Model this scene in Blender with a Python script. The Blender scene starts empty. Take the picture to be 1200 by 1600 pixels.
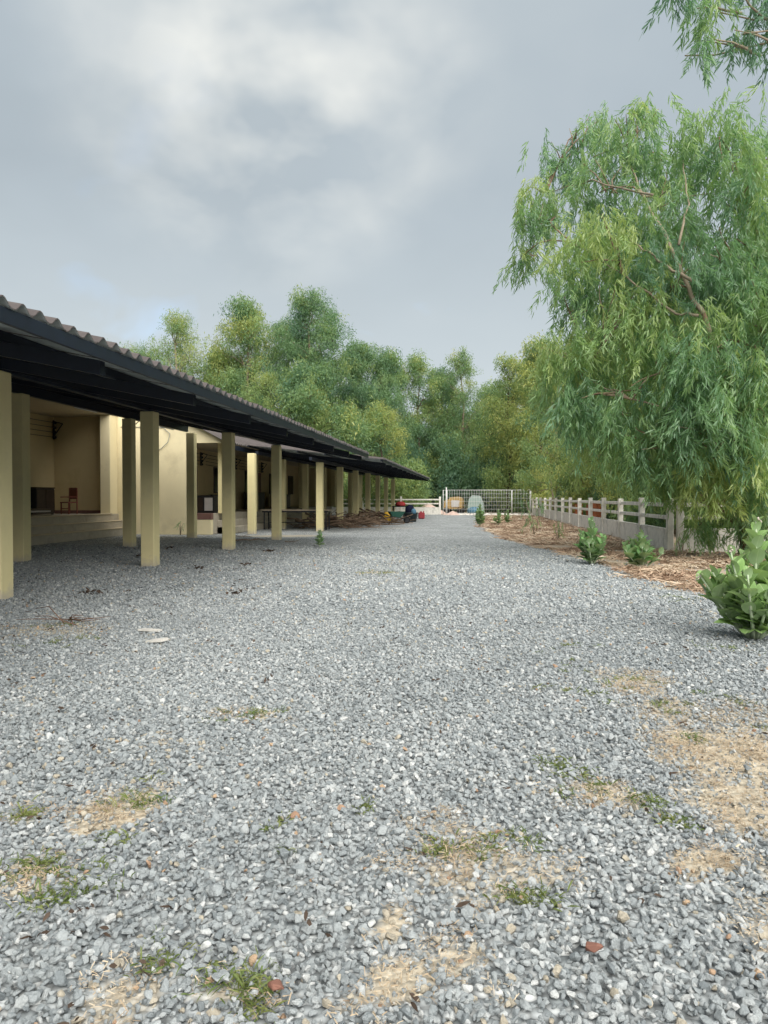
import bpy, bmesh, math, random
import numpy as np
from mathutils import Vector, Matrix, Euler

R = math.radians
SC = bpy.context.scene
COL = SC.collection
rng = np.random.default_rng(7)
random.seed(7)

# ------------------------------------------------------------------ camera
cam_d = bpy.data.cameras.new('camera')
cam = bpy.data.objects.new('camera', cam_d); COL.objects.link(cam)
cam_d.sensor_fit = 'VERTICAL'; cam_d.sensor_height = 36.0; cam_d.lens = 36.0*1150/1600
cam_d.clip_start = 0.05; cam_d.clip_end = 3000
cam.location = (0, 0, 1.5)
cam.rotation_euler = (R(90-1.146), 0, R(6.94))
SC.camera = cam
SC.render.resolution_x, SC.render.resolution_y = 768, 1024

# ------------------------------------------------------------------ sky, sun, exposure
SUN_AZ, SUN_EL = R(152.0), R(45.0)          # azimuth from +Y, towards +X
sun_dir = Vector((math.sin(SUN_AZ)*math.cos(SUN_EL), math.cos(SUN_AZ)*math.cos(SUN_EL), math.sin(SUN_EL)))
glow_dir = Vector((math.sin(R(-15.5))*math.cos(R(30)), math.cos(R(-15.5))*math.cos(R(30)), math.sin(R(30))))
W = bpy.data.worlds.new('World'); SC.world = W; W.use_nodes = True
nt = W.node_tree; nt.nodes.clear()
def N(t, typ, **kw):
    n = t.nodes.new(typ)
    for k, v in kw.items():
        if k == 'inp':
            for a, b in v.items(): n.inputs[a].default_value = b
        else: setattr(n, k, v)
    return n
def math_n(t, op, a, b=None, clamp=False):
    n = t.nodes.new('ShaderNodeMath'); n.operation = op; n.use_clamp = clamp
    for i, v in enumerate((a, b)):
        if v is None: continue
        if isinstance(v, (int, float)): n.inputs[i].default_value = v
        else: t.links.new(v, n.inputs[i])
    return n.outputs[0]
def ramp(t, fac, stops, interp='LINEAR'):
    n = t.nodes.new('ShaderNodeValToRGB'); n.color_ramp.interpolation = interp
    e = n.color_ramp.elements
    while len(e) > 1: e.remove(e[0])
    for i, (p, c) in enumerate(stops):
        if not isinstance(c, (tuple, list)): c = (c, c, c)
        el = e[0] if i == 0 else e.new(p)
        el.position = p; el.color = (*c, 1)
    t.links.new(fac, n.inputs[0]); return n.outputs[0]
def mixc(t, fac, a, b, mode='MIX'):
    n = t.nodes.new('ShaderNodeMix'); n.data_type = 'RGBA'; n.blend_type = mode
    for i, v in ((0, fac), (6, a), (7, b)):
        if isinstance(v, (int, float)): n.inputs[i].default_value = v
        elif isinstance(v, (tuple, list)): n.inputs[i].default_value = (*v, 1)
        else: t.links.new(v, n.inputs[i])
    return n.outputs[2]
def noise(t, vec, scale, detail=4, rough=.5, dist=0, w=None):
    n = t.nodes.new('ShaderNodeTexNoise')
    n.inputs['Scale'].default_value = scale; n.inputs['Detail'].default_value = detail
    n.inputs['Roughness'].default_value = rough; n.inputs['Distortion'].default_value = dist
    if vec is not None: t.links.new(vec, n.inputs['Vector'])
    return n.outputs['Fac']

sky = N(nt, 'ShaderNodeTexSky', sky_type='NISHITA', sun_disc=False, sun_elevation=SUN_EL, sun_rotation=SUN_AZ)
tc = N(nt, 'ShaderNodeTexCoord')
nrm = N(nt, 'ShaderNodeVectorMath', operation='NORMALIZE'); nt.links.new(tc.outputs['Generated'], nrm.inputs[0])
sep = N(nt, 'ShaderNodeSeparateXYZ'); nt.links.new(nrm.outputs[0], sep.inputs[0])
den = math_n(nt, 'ADD', math_n(nt, 'ABSOLUTE', sep.outputs[2]), .42)
cmb = N(nt, 'ShaderNodeCombineXYZ')
nt.links.new(math_n(nt, 'DIVIDE', sep.outputs[0], den), cmb.inputs[0])
nt.links.new(math_n(nt, 'DIVIDE', sep.outputs[1], den), cmb.inputs[1])
cv = cmb.outputs[0]
n_big = noise(nt, cv, 1.6, 4, .48, .1)
n_fine = noise(nt, cv, 4.6, 5, .5, .1)
cl = math_n(nt, 'ADD', math_n(nt, 'MULTIPLY', n_big, .75), math_n(nt, 'MULTIPLY', n_fine, .25))
cloud = ramp(nt, cl, [(.34, (.40, .46, .505)), (.5, (.435, .50, .55)), (.64, (.48, .54, .58)), (.8, (.56, .61, .63))])
dot = N(nt, 'ShaderNodeVectorMath', operation='DOT_PRODUCT'); nt.links.new(nrm.outputs[0], dot.inputs[0])
dot.inputs[1].default_value = glow_dir
glow = ramp(nt, dot.outputs['Value'], [(.958, 0.0), (.985, .42), (1.0, .9)], 'EASE')
gbreak = ramp(nt, noise(nt, cv, 4.2, 4, .5, .1), [(.40, .05), (.64, 1.0)])
gm = math_n(nt, 'MULTIPLY', glow, gbreak)
cloud = mixc(nt, gm, cloud, (.86, .87, .83))
# thinning near the horizon: paler, with a few holes of blue
hz = ramp(nt, sep.outputs[2], [(0.0, .9), (.14, .75), (.38, 0.0)])
cloud = mixc(nt, hz, cloud, (.62, .69, .72))
bl = N(nt, 'ShaderNodeVectorMath', operation='SCALE'); nt.links.new(sky.outputs[0], bl.inputs[0]); bl.inputs['Scale'].default_value = .22
hole = ramp(nt, noise(nt, cv, 2.6, 4, .5, .3), [(.60, 0.0), (.70, .8)])
skyc = mixc(nt, math_n(nt, 'MULTIPLY', hole, ramp(nt, sep.outputs[2], [(.02, 1.0), (.25, .3), (.6, .1)])), cloud, bl.outputs[0])
bg = N(nt, 'ShaderNodeBackground'); nt.links.new(skyc, bg.inputs[0]); bg.inputs[1].default_value = .235
wo = N(nt, 'ShaderNodeOutputWorld'); nt.links.new(bg.outputs[0], wo.inputs[0])

sl = bpy.data.lights.new('sun', 'SUN'); sl.energy = 1.5; sl.angle = R(80); sl.color = (1, .965, .90)
so = bpy.data.objects.new('sun', sl); COL.objects.link(so)
so.rotation_euler = (-sun_dir).to_track_quat('-Z', 'Y').to_euler(); so.location = (0, 0, 40)
SC.view_settings.view_transform = 'Standard'; SC.view_settings.look = 'None'
SC.view_settings.exposure = 2.2; SC.view_settings.gamma = 1.0; SC.view_settings.use_curve_mapping = False
SC.cycles.max_bounces = 7; SC.cycles.diffuse_bounces = 4; SC.cycles.use_adaptive_sampling = True; SC.cycles.adaptive_threshold = .02; SC.cycles.transmission_bounces = 3
SC.cycles.use_denoising = True; SC.cycles.caustics_reflective = False; SC.cycles.caustics_refractive = False

# ------------------------------------------------------------------ materials
def mat(name, col, rough=.8, spec=.3, var=.0, vscale=4.0, bump=0.0, bscale=60.0, dirt=None, metal=0, coord='Object'):
    m = bpy.data.materials.new(name); m.use_nodes = True
    t = m.node_tree; b = t.nodes['Principled BSDF']
    b.inputs['Roughness'].default_value = rough; b.inputs['Specular IOR Level'].default_value = spec
    b.inputs['Metallic'].default_value = metal
    tcn = t.nodes.new('ShaderNodeTexCoord'); v = tcn.outputs[coord]
    out = None
    if var:
        lo = tuple(c*(1-var) for c in col); hi = tuple(min(1, c*(1+var)) for c in col)
        out = ramp(t, noise(t, v, vscale, 6, .6), [(.3, lo), (.7, hi)])
    if dirt:
        dcol, dsc, a0, a1 = dirt
        base = out if out is not None else col
        out = mixc(t, ramp(t, noise(t, v, dsc, 7, .65), [(a0, 0.0), (a1, .8)]), base, dcol)
    if out is None: b.inputs['Base Color'].default_value = (*col, 1)
    else: t.links.new(out, b.inputs['Base Color'])
    if bump:
        bn = t.nodes.new('ShaderNodeBump'); bn.inputs['Strength'].default_value = bump; bn.inputs['Distance'].default_value = .02
        t.links.new(noise(t, v, bscale, 5, .6), bn.inputs['Height']); t.links.new(bn.outputs[0], b.inputs['Normal'])
    return m

M = {}
M['plaster'] = mat('cream_plaster', (.66, .55, .30), .85, .2, .07, 1.5, .15, 90, ((.42, .36, .22), 2.2, .58, .85), coord='Generated')
M['paint'] = mat('cream_column_paint', (.69, .605, .335), .7, .3, .06, 2.0, .15, 50, ((.48, .42, .27), 2.0, .52, .85))
t = M['paint'].node_tree; b = t.nodes['Principled BSDF']
gp = t.nodes.new('ShaderNodeNewGeometry'); sx = t.nodes.new('ShaderNodeSeparateXYZ'); t.links.new(gp.outputs['Position'], sx.inputs[0])
spl = ramp(t, math_n(t, 'ADD', sx.outputs[2], math_n(t, 'MULTIPLY', noise(t, gp.outputs['Position'], 7, 6, .7), .5)), [(.27, .8), (.46, 0.0)])     # dried mud splashed on the column feet
t.links.new(mixc(t, spl, b.inputs['Base Color'].links[0].from_socket, (.46, .41, .33)), b.inputs['Base Color'])
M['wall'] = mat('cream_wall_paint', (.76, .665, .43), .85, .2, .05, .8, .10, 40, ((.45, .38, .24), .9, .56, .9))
M['ochre'] = mat('ochre_wall_paint', (.54, .44, .25), .85, .2, .06, .8, .10, 40, ((.32, .25, .13), .9, .54, .9))  # darker, browner version of the wall colour, with the indoor shade painted in
M['steel'] = mat('dark_blue_steel', (.0045, .0085, .019), .45, .4, .25, 6)
M['sheet_top'] = mat('maroon_roof_sheet', (.078, .065, .062), .62, .3, .22, 3.0, .1, 40, ((.16, .14, .125), 2.5, .5, .8))
M['sheet_under'] = mat('grey_sheet_underside', (.36, .39, .38), .8, .2, .15, 3.0)
M['step'] = mat('step_cement', (.40, .36, .29), .8, .2, .1, 3, .15, 60, ((.2, .17, .13), 2, .55, .8))
M['tile'] = mat('maroon_tile', (.16, .085, .07), .5, .4, .15, 4)
M['soffit'] = mat('soffit_board', (.50, .43, .31), .8, .2, .05, 2)
M['concrete'] = mat('weathered_concrete', (.70, .67, .61), .9, .15, .12, 3.0, .25, 50, ((.26, .25, .22), 2.2, .5, .78))
M['white_steel'] = mat('white_painted_steel', (.55, .55, .53), .5, .4, .06, 5)
M['black'] = mat('black_paint', (.012, .012, .014), .5, .4, .2, 6)
M['dark_wood'] = mat('dark_wood', (.035, .022, .016), .5, .4, .3, 8)
M['red_wood'] = mat('red_stained_wood', (.16, .045, .03), .45, .4, .25, 8)
M['brown_wood'] = mat('brown_wood', (.15, .085, .045), .6, .3, .3, 8)
M['tabletop'] = mat('weathered_board', (.30, .25, .19), .8, .2, .2, 6)
M['glass'] = mat('dark_window_glass', (.012, .015, .018), .12, .5)
M['cable'] = mat('grey_cable', (.30, .31, .28), .6, .3)
M['lamp_white'] = mat('white_lamp_housing', (.75, .76, .74), .4, .4)
M['branch'] = mat('dry_branch', (.17, .12, .085), .9, .1, .4, 5, .3, 40)
M['bark'] = mat('red_brown_bark', (.19, .125, .085), .9, .1, .35, 3, .5, 20, ((.33, .28, .21), 1.4, .45, .7))
M['pale_bark'] = mat('pale_bark', (.25, .205, .15), .85, .15, .25, 3, .3, 20, ((.25, .19, .13), 2, .5, .75))
M['dark_bark'] = mat('dark_bark', (.11, .085, .065), .9, .1, .3, 2, .4, 10)
M['green_metal'] = mat('green_tray_paint', (.03, .11, .08), .5, .4, .2, 6)
M['rubber'] = mat('tyre_rubber', (.02, .02, .02), .8, .2)
M['bin'] = mat('dark_bin_plastic', (.025, .04, .045), .5, .4)
M['red'] = mat('red_plastic', (.28, .03, .04), .5, .4, .15, 5)
M['red_cloth'] = mat('red_cloth', (.35, .05, .05), .9, .1, .2, 8)
M['blue'] = mat('blue_cloth', (.08, .17, .24), .85, .1, .15, 8)
M['navy'] = mat('navy_cloth', (.01, .012, .03), .9, .1, .2, 8)
M['yellow'] = mat('yellow_sack', (.62, .38, .05), .8, .2, .15, 8)
M['orange'] = mat('yellow_machine_paint', (.36, .24, .09), .5, .4, .15, 4, 0, 1, ((.4, .25, .1), 4, .55, .8))
M['greyp'] = mat('grey_panel', (.45, .43, .42), .6, .3, .1, 5)
M['tarp'] = mat('pale_green_tarp', (.26, .33, .30), .6, .3, .12, 4)
M['pink_sand'] = mat('pink_sand', (.50, .37, .32), .95, .1, .15, 6, .5, 30)
M['lime'] = mat('white_rubble', (.62, .58, .53), .9, .1, .2, 9, .4, 30)
M['brick'] = mat('red_brick', (.34, .12, .06), .9, .1, .3, 14, .2, 40)
M['paper'] = mat('broken_white_tile', (.5, .48, .44), .8, .2, .15, 20)
M['red_stone'] = mat('red_brown_stone', (.20, .10, .075), .9, .1, .25, 40)
M['deadleaf'] = mat('dead_leaf', (.07, .05, .038), .9, .1, .3, 20)
M['stem'] = mat('pale_plant_stem', (.40, .47, .32), .8, .1, .1, 20)
M['dry_stem'] = mat('dry_weed', (.16, .10, .07), .9, .1, .3, 30)

def attr(t, name, typ='INSTANCER'):
    n = t.nodes.new('ShaderNodeAttribute'); n.attribute_name = name; n.attribute_type = typ
    return n.outputs['Fac']
def leaf_mat(name, stops, trans=.35, rough=.5, spec=.35, tcol=1.25):
    m = bpy.data.materials.new(name); m.use_nodes = True
    t = m.node_tree; b = t.nodes['Principled BSDF']; o = t.nodes['Material Output']
    oi = t.nodes.new('ShaderNodeObjectInfo')
    f = math_n(t, 'ADD', attr(t, 'tint'), math_n(t, 'MULTIPLY', math_n(t, 'SUBTRACT', oi.outputs['Random'], .5), .25))
    c = ramp(t, f, stops)
    t.links.new(c, b.inputs['Base Color']); b.inputs['Roughness'].default_value = rough; b.inputs['Specular IOR Level'].default_value = spec
    tr = t.nodes.new('ShaderNodeBsdfTranslucent')
    t.links.new(mixc(t, 1.0, c, (tcol*1.0, tcol*1.05, tcol*.7), 'MULTIPLY'), tr.inputs[0])
    mx = t.nodes.new('ShaderNodeMixShader'); mx.inputs[0].default_value = trans
    t.links.new(b.outputs[0], mx.inputs[1]); t.links.new(tr.outputs[0], mx.inputs[2]); t.links.new(mx.outputs[0], o.inputs[0])
    return m
M['euc_leaf'] = leaf_mat('gum_leaf', [(0, (.12, .23, .15)), (.45, (.205, .345, .17)), (.75, (.30, .42, .17)), (1, (.39, .47, .18))], .48, .38, .7)
M['far_leaf'] = leaf_mat('wood_leaf', [(0, (.09, .18, .12)), (.45, (.165, .27, .13)), (.75, (.26, .345, .13)), (1, (.37, .39, .13))], .42, .5, .4)
M['milk_leaf'] = leaf_mat('milkweed_leaf', [(0, (.10, .19, .055)), (.5, (.15, .26, .08)), (1, (.24, .35, .14))], .25, .5, .4, 1.2)
M['grass'] = leaf_mat('grass_blade', [(0, (.10, .15, .04)), (1, (.2, .22, .07))], .3)
def simple_attr_mat(name, stops, rough=.95, bump=0, bs=60):
    m = bpy.data.materials.new(name); m.use_nodes = True
    t = m.node_tree; b = t.nodes['Principled BSDF']; b.inputs['Roughness'].default_value = rough; b.inputs['Specular IOR Level'].default_value = .2
    oi = t.nodes.new('ShaderNodeObjectInfo')
    f = attr(t, 'tint')
    c = ramp(t, f, stops)
    tcn = t.nodes.new('ShaderNodeTexCoord')
    if bump:
        nz = noise(t, tcn.outputs['Object'], bs, 5, .65)
        c = mixc(t, 1.0, c, ramp(t, nz, [(.3, .80), (.7, 1.15)]), 'MULTIPLY')
        bn = t.nodes.new('ShaderNodeBump'); bn.inputs['Strength'].default_value = bump; bn.inputs['Distance'].default_value = .15
        t.links.new(nz, bn.inputs['Height']); t.links.new(bn.outputs[0], b.inputs['Normal'])
    t.links.new(c, b.inputs['Base Color'])
    return m
# tint 0..0.8 greys, 0.8..0.93 dusty tan, above: rusty
M['stone'] = simple_attr_mat('crushed_granite', [(0, (.15, .17, .18)), (.3, (.27, .295, .305)), (.6, (.375, .40, .405)), (.79, (.57, .58, .57)), (.81, (.38, .34, .27)), (.93, (.50, .45, .36)), (.95, (.36, .22, .15)), (1, (.5, .36, .24))], .85, .5, 3.0)
M['straw'] = simple_attr_mat('dry_straw', [(0, (.22, .14, .095)), (.4, (.40, .28, .195)), (.75, (.56, .45, .33)), (1, (.72, .63, .50))])
M['chip'] = simple_attr_mat('wood_chip', [(0, (.24, .17, .11)), (.5, (.40, .31, .21)), (1, (.58, .49, .36))])

# ------------------------------------------------------------------ helpers
def wloc(o):
    v = Vector((0, 0, 0))
    while o is not None: v += o.location; o = o.parent
    return v
def link(name, me, m=None, parent=None, loc=(0, 0, 0), rot=None, world=True, scale=None):
    o = bpy.data.objects.new(name, me); COL.objects.link(o)
    if m is not None and len(me.materials) == 0: me.materials.append(m)
    loc = Vector(loc)
    if parent is not None:
        o.parent = parent
        if world: loc = loc - wloc(parent)
    o.location = loc
    if rot is not None: o.rotation_euler = rot
    if scale is not None: o.scale = scale
    return o
def tag(o, label, cat, group=None, kind=None):
    o['label'] = label; o['category'] = cat
    if group: o['group'] = group
    if kind: o['kind'] = kind
    return o
def thing(name, label, cat, loc=(0, 0, 0), rotz=0, group=None):
    o = bpy.data.objects.new(name, None); COL.objects.link(o); o.location = loc; o.rotation_euler = (0, 0, rotz)
    o.empty_display_size = .1
    return tag(o, label, cat, group)
def mesh(name, v, f, m=None, smooth=False):
    me = bpy.data.meshes.new(name); me.from_pydata([tuple(x) for x in v], [], [tuple(x) for x in f]); me.update()
    if smooth: me.shade_smooth()
    if m is not None: me.materials.append(m)
    return me
_bx = {}
def box_mesh(dx, dy, dz, m, bev):
    k = (round(dx, 3), round(dy, 3), round(dz, 3), m.name, round(bev, 4))
    if k not in _bx:
        bm = bmesh.new(); bmesh.ops.create_cube(bm, size=1)
        bmesh.ops.scale(bm, vec=(dx, dy, dz), verts=bm.verts)
        if bev: bmesh.ops.bevel(bm, geom=bm.edges[:], offset=min(bev, dx*.3, dy*.3, dz*.3), segments=1, affect='EDGES')
        me = bpy.data.meshes.new('box'); bm.to_mesh(me); bm.free(); me.materials.append(m); _bx[k] = me
    return _bx[k]
def box(name, x0, x1, y0, y1, z0, z1, m, parent=None, bev=.006, world=True, rot=None):
    me = box_mesh(abs(x1-x0), abs(y1-y0), abs(z1-z0), M[m] if isinstance(m, str) else m, bev)
    return link(name, me, None, parent, ((x0+x1)/2, (y0+y1)/2, (z0+z1)/2), rot, world)
def tube_data(pts, rad, n=8, caps=True):
    pts = [Vector(p) for p in pts]; V = []; Fc = []
    up = Vector((0, 0, 1)); prev = None
    for i, p in enumerate(pts):
        d = (pts[min(i+1, len(pts)-1)] - pts[max(i-1, 0)]).normalized()
        if prev is None:
            a = d.cross(up if abs(d.z) < .9 else Vector((1, 0, 0))).normalized()
        else:
            a = (prev - d*prev.dot(d)).normalized()
        prev = a; b = d.cross(a)
        r = rad[i] if isinstance(rad, (list, tuple)) else rad
        for k in range(n):
            t = 2*math.pi*k/n; V.append(p + a*(r*math.cos(t)) + b*(r*math.sin(t)))
    for i in range(len(pts)-1):
        for k in range(n):
            Fc.append((i*n+k, i*n+(k+1) % n, (i+1)*n+(k+1) % n, (i+1)*n+k))
    if caps: Fc.append(tuple(range(n-1, -1, -1))); Fc.append(tuple(range((len(pts)-1)*n, len(pts)*n)))
    return V, Fc
def tube(name, pts, rad, m, parent=None, n=8, world=True, smooth=True):
    p0 = Vector(pts[0]); V, Fc = tube_data([Vector(p)-p0 for p in pts], rad, n)
    return link(name, mesh(name, V, Fc, M[m] if isinstance(m, str) else m, smooth), None, parent, p0, None, world)
def joined(parts):
    V, Fc = [], []
    for v, f in parts:
        o = len(V); V += list(v); Fc += [tuple(i+o for i in q) for q in f]
    return V, Fc

# geometry-node scatter: one instance per vertex of the carrier mesh
LIB = {}
def library(name, meshes):
    c = bpy.data.collections.new(name)
    for i, me in enumerate(meshes):
        o = bpy.data.objects.new('%s_%02d' % (name, i), me); c.objects.link(o)
    ng = bpy.data.node_groups.new(name+'_scatter', 'GeometryNodeTree')
    ng.interface.new_socket('Geometry', in_out='INPUT', socket_type='NodeSocketGeometry')
    ng.interface.new_socket('Geometry', in_out='OUTPUT', socket_type='NodeSocketGeometry')
    gi = ng.nodes.new('NodeGroupInput'); go = ng.nodes.new('NodeGroupOutput')
    ci = ng.nodes.new('GeometryNodeCollectionInfo'); ci.inputs['Collection'].default_value = c
    ci.inputs['Separate Children'].default_value = True; ci.inputs['Reset Children'].default_value = True
    ip = ng.nodes.new('GeometryNodeInstanceOnPoints'); ip.inputs['Pick Instance'].default_value = True
    def na(n_, typ):
        n = ng.nodes.new('GeometryNodeInputNamedAttribute'); n.data_type = typ; n.inputs[0].default_value = n_; return n.outputs['Attribute']
    L = ng.links.new
    L(gi.outputs[0], ip.inputs['Points']); L(ci.outputs[0], ip.inputs['Instance'])
    L(na('idx', 'INT'), ip.inputs['Instance Index']); L(na('rot', 'FLOAT_VECTOR'), ip.inputs['Rotation']); L(na('scl', 'FLOAT'), ip.inputs['Scale'])
    L(ip.outputs[0], go.inputs[0])
    LIB[name] = (ng, len(meshes)); return ng
def scatter(name, lib, P, rot, scl, tint, parent=None, base=(0, 0, 0)):
    ng, n = LIB[lib]; P = np.asarray(P, float)
    base = np.array(base, float)
    me = bpy.data.meshes.new(name); k = len(P)
    me.vertices.add(k); me.vertices.foreach_set('co', (P-base).astype(np.float32).ravel())
    a = me.attributes.new('rot', 'FLOAT_VECTOR', 'POINT'); a.data.foreach_set('vector', np.asarray(rot, np.float32).ravel())
    a = me.attributes.new('scl', 'FLOAT', 'POINT'); a.data.foreach_set('value', np.asarray(scl, np.float32))
    a = me.attributes.new('tint', 'FLOAT', 'POINT'); a.data.foreach_set('value', np.asarray(tint, np.float32))
    a = me.attributes.new('idx', 'INT', 'POINT'); a.data.foreach_set('value', rng.integers(0, n, k).astype(np.int32))
    me.update()
    o = bpy.data.objects.new(name, me); COL.objects.link(o)
    o.location = tuple(base)
    if parent is not None: o.parent = parent; o.location = Vector(tuple(base)) - wloc(parent)
    md = o.modifiers.new('scatter', 'NODES'); md.node_group = ng
    return o

# ------------------------------------------------------------------ ground
MX = [(8.5, 3.9), (9.9, 3.58), (12.15, 3.45), (13.9, 2.85), (16.5, 2.75), (19, 2.3), (27.7, .85), (38, .25), (46, .2), (64, .9)]
def mulch_left(y): return np.interp(y, [a for a, b in MX], [b for a, b in MX])
FX = lambda y: 5.35 - .007*(y-21)
# bare / sandy patches: x, y, rx, ry, amount
PATCH = [(-1.69, 3.27, .20, .26, 1), (-1.72, 3.5, .16, .12, .7), (-.31, 2.55, .11, .14, 1), (-.27, 2.23, .12, .12, 1), (-.05, 2.35, .16, .2, .55),
         (1.5, 4.5, .55, .5, 1), (1.42, 3.75, .42, .5, .9), (1.0, 3.12, .16, .18, 1), (.6, 3.8, .28, .24, .75), (.05, 3.0, .38, .30, .55),
         (-.1, 3.35, .25, .2, .4), (-1.75, 2.7, .22, .2, .5), (-2.1, 3.2, .16, .16, .6), (-.72, 2.17, .2, .12, .65), (-1.08, 2.05, .14, .14, .7),
         (-1.5, 4.9, .32, .16, .55), (-1.89, 14.5, .55, .28, 1.0), (1.28, 6.1, .3, .5, .7), (1.4, 5.3, .4, .4, .5), (-4.7, 7.8, .75, .65, .6),
         (-5.3, 7.3, .6, .5, .5), (1.9, 5.1, .5, .5, .5), (1.2, 2.7, .3, .25, .6), (2.0, 3.6, .5, .8, .9), (-2.6, 2.9, .4, .4, .6),
         (-.35, 1.7, .3, .3, .6), (-7.3, 27.6, 2.2, .9, .75), (-6.0, 30.4, 2.6, .7, .6), (3.2, 12.6, .5, .5, .7), (-3.6, 36, 2.2, 2.5, .35), (-1.9, 4.3, .3, .2, .3)]
def vnoise(x, y, s, seed=0):
    return (np.sin(x*s*1.7+seed)*np.cos(y*s*1.3+1.7*seed) + np.sin((x+y)*s*.9+2.1*seed) * .7 + np.sin((x-y*1.4)*s*2.3+.7*seed)*.5)/2.2
def gz(x, y):
    return .018*vnoise(x, y, .9, 1) + .010*vnoise(x, y, 2.7, 4) - .004
def dirt(x, y):
    x = np.asarray(x, float); y = np.asarray(y, float); d = np.zeros_like(x)
    wx = x + .10*vnoise(x, y, 6, 3) + .05*vnoise(x, y, 15, 5); wy = y + .10*vnoise(x, y, 7, 8) + .05*vnoise(x, y, 17, 2)
    for (a, b, rx, ry, k) in PATCH:
        q = ((wx-a)/rx)**2 + ((wy-b)/ry)**2
        d = np.maximum(d, k*np.clip(1.15-q, 0, 1))
    return d
def mulch(x, y):
    x = np.asarray(x, float); y = np.asarray(y, float)
    e = x - mulch_left(y) + .22*vnoise(x, y, 1.6, 2) + .12*vnoise(x, y, 5, 6)
    m = np.clip(e/.35, 0, 1)
    return np.where(y < 8.5, 0, m)

def axis(lo, hi, a, b, st, growth=1.28):
    c = list(np.arange(a, b+1e-6, st)); s = st; v = c[-1]
    while v < hi: s *= growth; v += s; c.append(v)
    s = st; v = c[0]; h = []
    while v > lo: s *= growth; v -= s; h.append(v)
    return np.array(h[::-1] + c)
gxs = axis(-900, 900, -9, 6, .09); gys = axis(-400, 1800, .6, 16, .09, 1.12)
GX, GY = np.meshgrid(gxs, gys)
GZ = np.where((np.abs(GX) < 40) & (GY < 80) & (GY > -20), gz(GX, GY), 0)
gv = np.stack([GX.ravel(), GY.ravel(), GZ.ravel()], 1)
nx, ny = len(gxs), len(gys)
ii = (np.arange(ny-1)[:, None]*nx + np.arange(nx-1)[None, :]).ravel()
gf = np.stack([ii, ii+1, ii+nx+1, ii+nx], 1)
gme = bpy.data.meshes.new('ground')
gme.from_pydata(gv.tolist(), [], gf.tolist()); gme.shade_smooth()
for nm, arr in (('dirt', dirt(GX.ravel(), GY.ravel())), ('mulch', mulch(GX.ravel(), GY.ravel()))):
    a = gme.attributes.new(nm, 'FLOAT', 'POINT'); a.data.foreach_set('value', arr.astype(np.float32))
gm_ = bpy.data.materials.new('gravel_ground'); gm_.use_nodes = True
t = gm_.node_tree; b = t.nodes['Principled BSDF']; b.inputs['Roughness'].default_value = .92; b.inputs['Specular IOR Level'].default_value = .15
tcn = t.nodes.new('ShaderNodeTexCoord'); gvv = tcn.outputs['Object']
vor = t.nodes.new('ShaderNodeTexVoronoi'); vor.inputs['Scale'].default_value = 24; vor.inputs['Randomness'].default_value = 1
t.links.new(gvv, vor.inputs['Vector'])
sc_ = t.nodes.new('ShaderNodeSeparateColor'); t.links.new(vor.outputs['Color'], sc_.inputs[0])
gcol = ramp(t, sc_.outputs[0], [(0, (.21, .23, .235)), (.35, (.355, .375, .38)), (.7, (.47, .49, .49)), (1, (.63, .64, .63))])
gcol = mixc(t, 1.0, gcol, ramp(t, vor.outputs['Distance'], [(.30, 1.0), (.75, .35)]), 'MULTIPLY')
gcol = mixc(t, .6, gcol, mixc(t, 1.0, gcol, ramp(t, noise(t, gvv, .55, 4, .6), [(.3, .80), (.7, 1.18)]), 'MULTIPLY'))
nd = noise(t, gvv, 9, 6, .7)
dm = ramp(t, math_n(t, 'ADD', attr(t, 'dirt', 'GEOMETRY'), math_n(t, 'MULTIPLY', math_n(t, 'SUBTRACT', nd, .5), .9)), [(.25, 0.0), (.65, .95)])
sand = ramp(t, noise(t, gvv, 40, 6, .7), [(.3, (.36, .30, .22)), (.55, (.50, .44, .34)), (.75, (.62, .57, .47))])
gcol = mixc(t, dm, gcol, sand)
mcol = ramp(t, noise(t, gvv, 26, 7, .75), [(.28, (.18, .12, .085)), (.45, (.34, .24, .17)), (.6, (.46, .36, .265)), (.78, (.60, .52, .41))])
mcol = mixc(t, ramp(t, noise(t, gvv, .8, 4, .6), [(.40, 0.0), (.66, .75)]), mcol, (.38, .34, .28))
mm = ramp(t, attr(t, 'mulch', 'GEOMETRY'), [(.2, 0.0), (.8, 1.0)])
gcol = mixc(t, mm, gcol, mcol)
# far beyond the yard: bare tan earth
sx = t.nodes.new('ShaderNodeSeparateXYZ'); t.links.new(gvv, sx.inputs[0])
fm = math_n(t, 'GREATER_THAN', sx.outputs[1], 64.2)
earth = ramp(t, noise(t, gvv, 1.5, 6, .7), [(.3, (.27, .20, .13)), (.7, (.42, .34, .24))])
gcol = mixc(t, fm, gcol, earth)
t.links.new(gcol, b.inputs['Base Color'])
bn = t.nodes.new('ShaderNodeBump'); bn.inputs['Strength'].default_value = 1.0; bn.inputs['Distance'].default_value = .02; bn.invert = True
t.links.new(vor.outputs['Distance'], bn.inputs['Height']); t.links.new(bn.outputs[0], b.inputs['Normal'])
ground = link('ground', gme, gm_); ground['kind'] = 'structure'; ground['label'] = 'grey gravel yard with bare sandy patches'; ground['category'] = 'ground'

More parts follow.
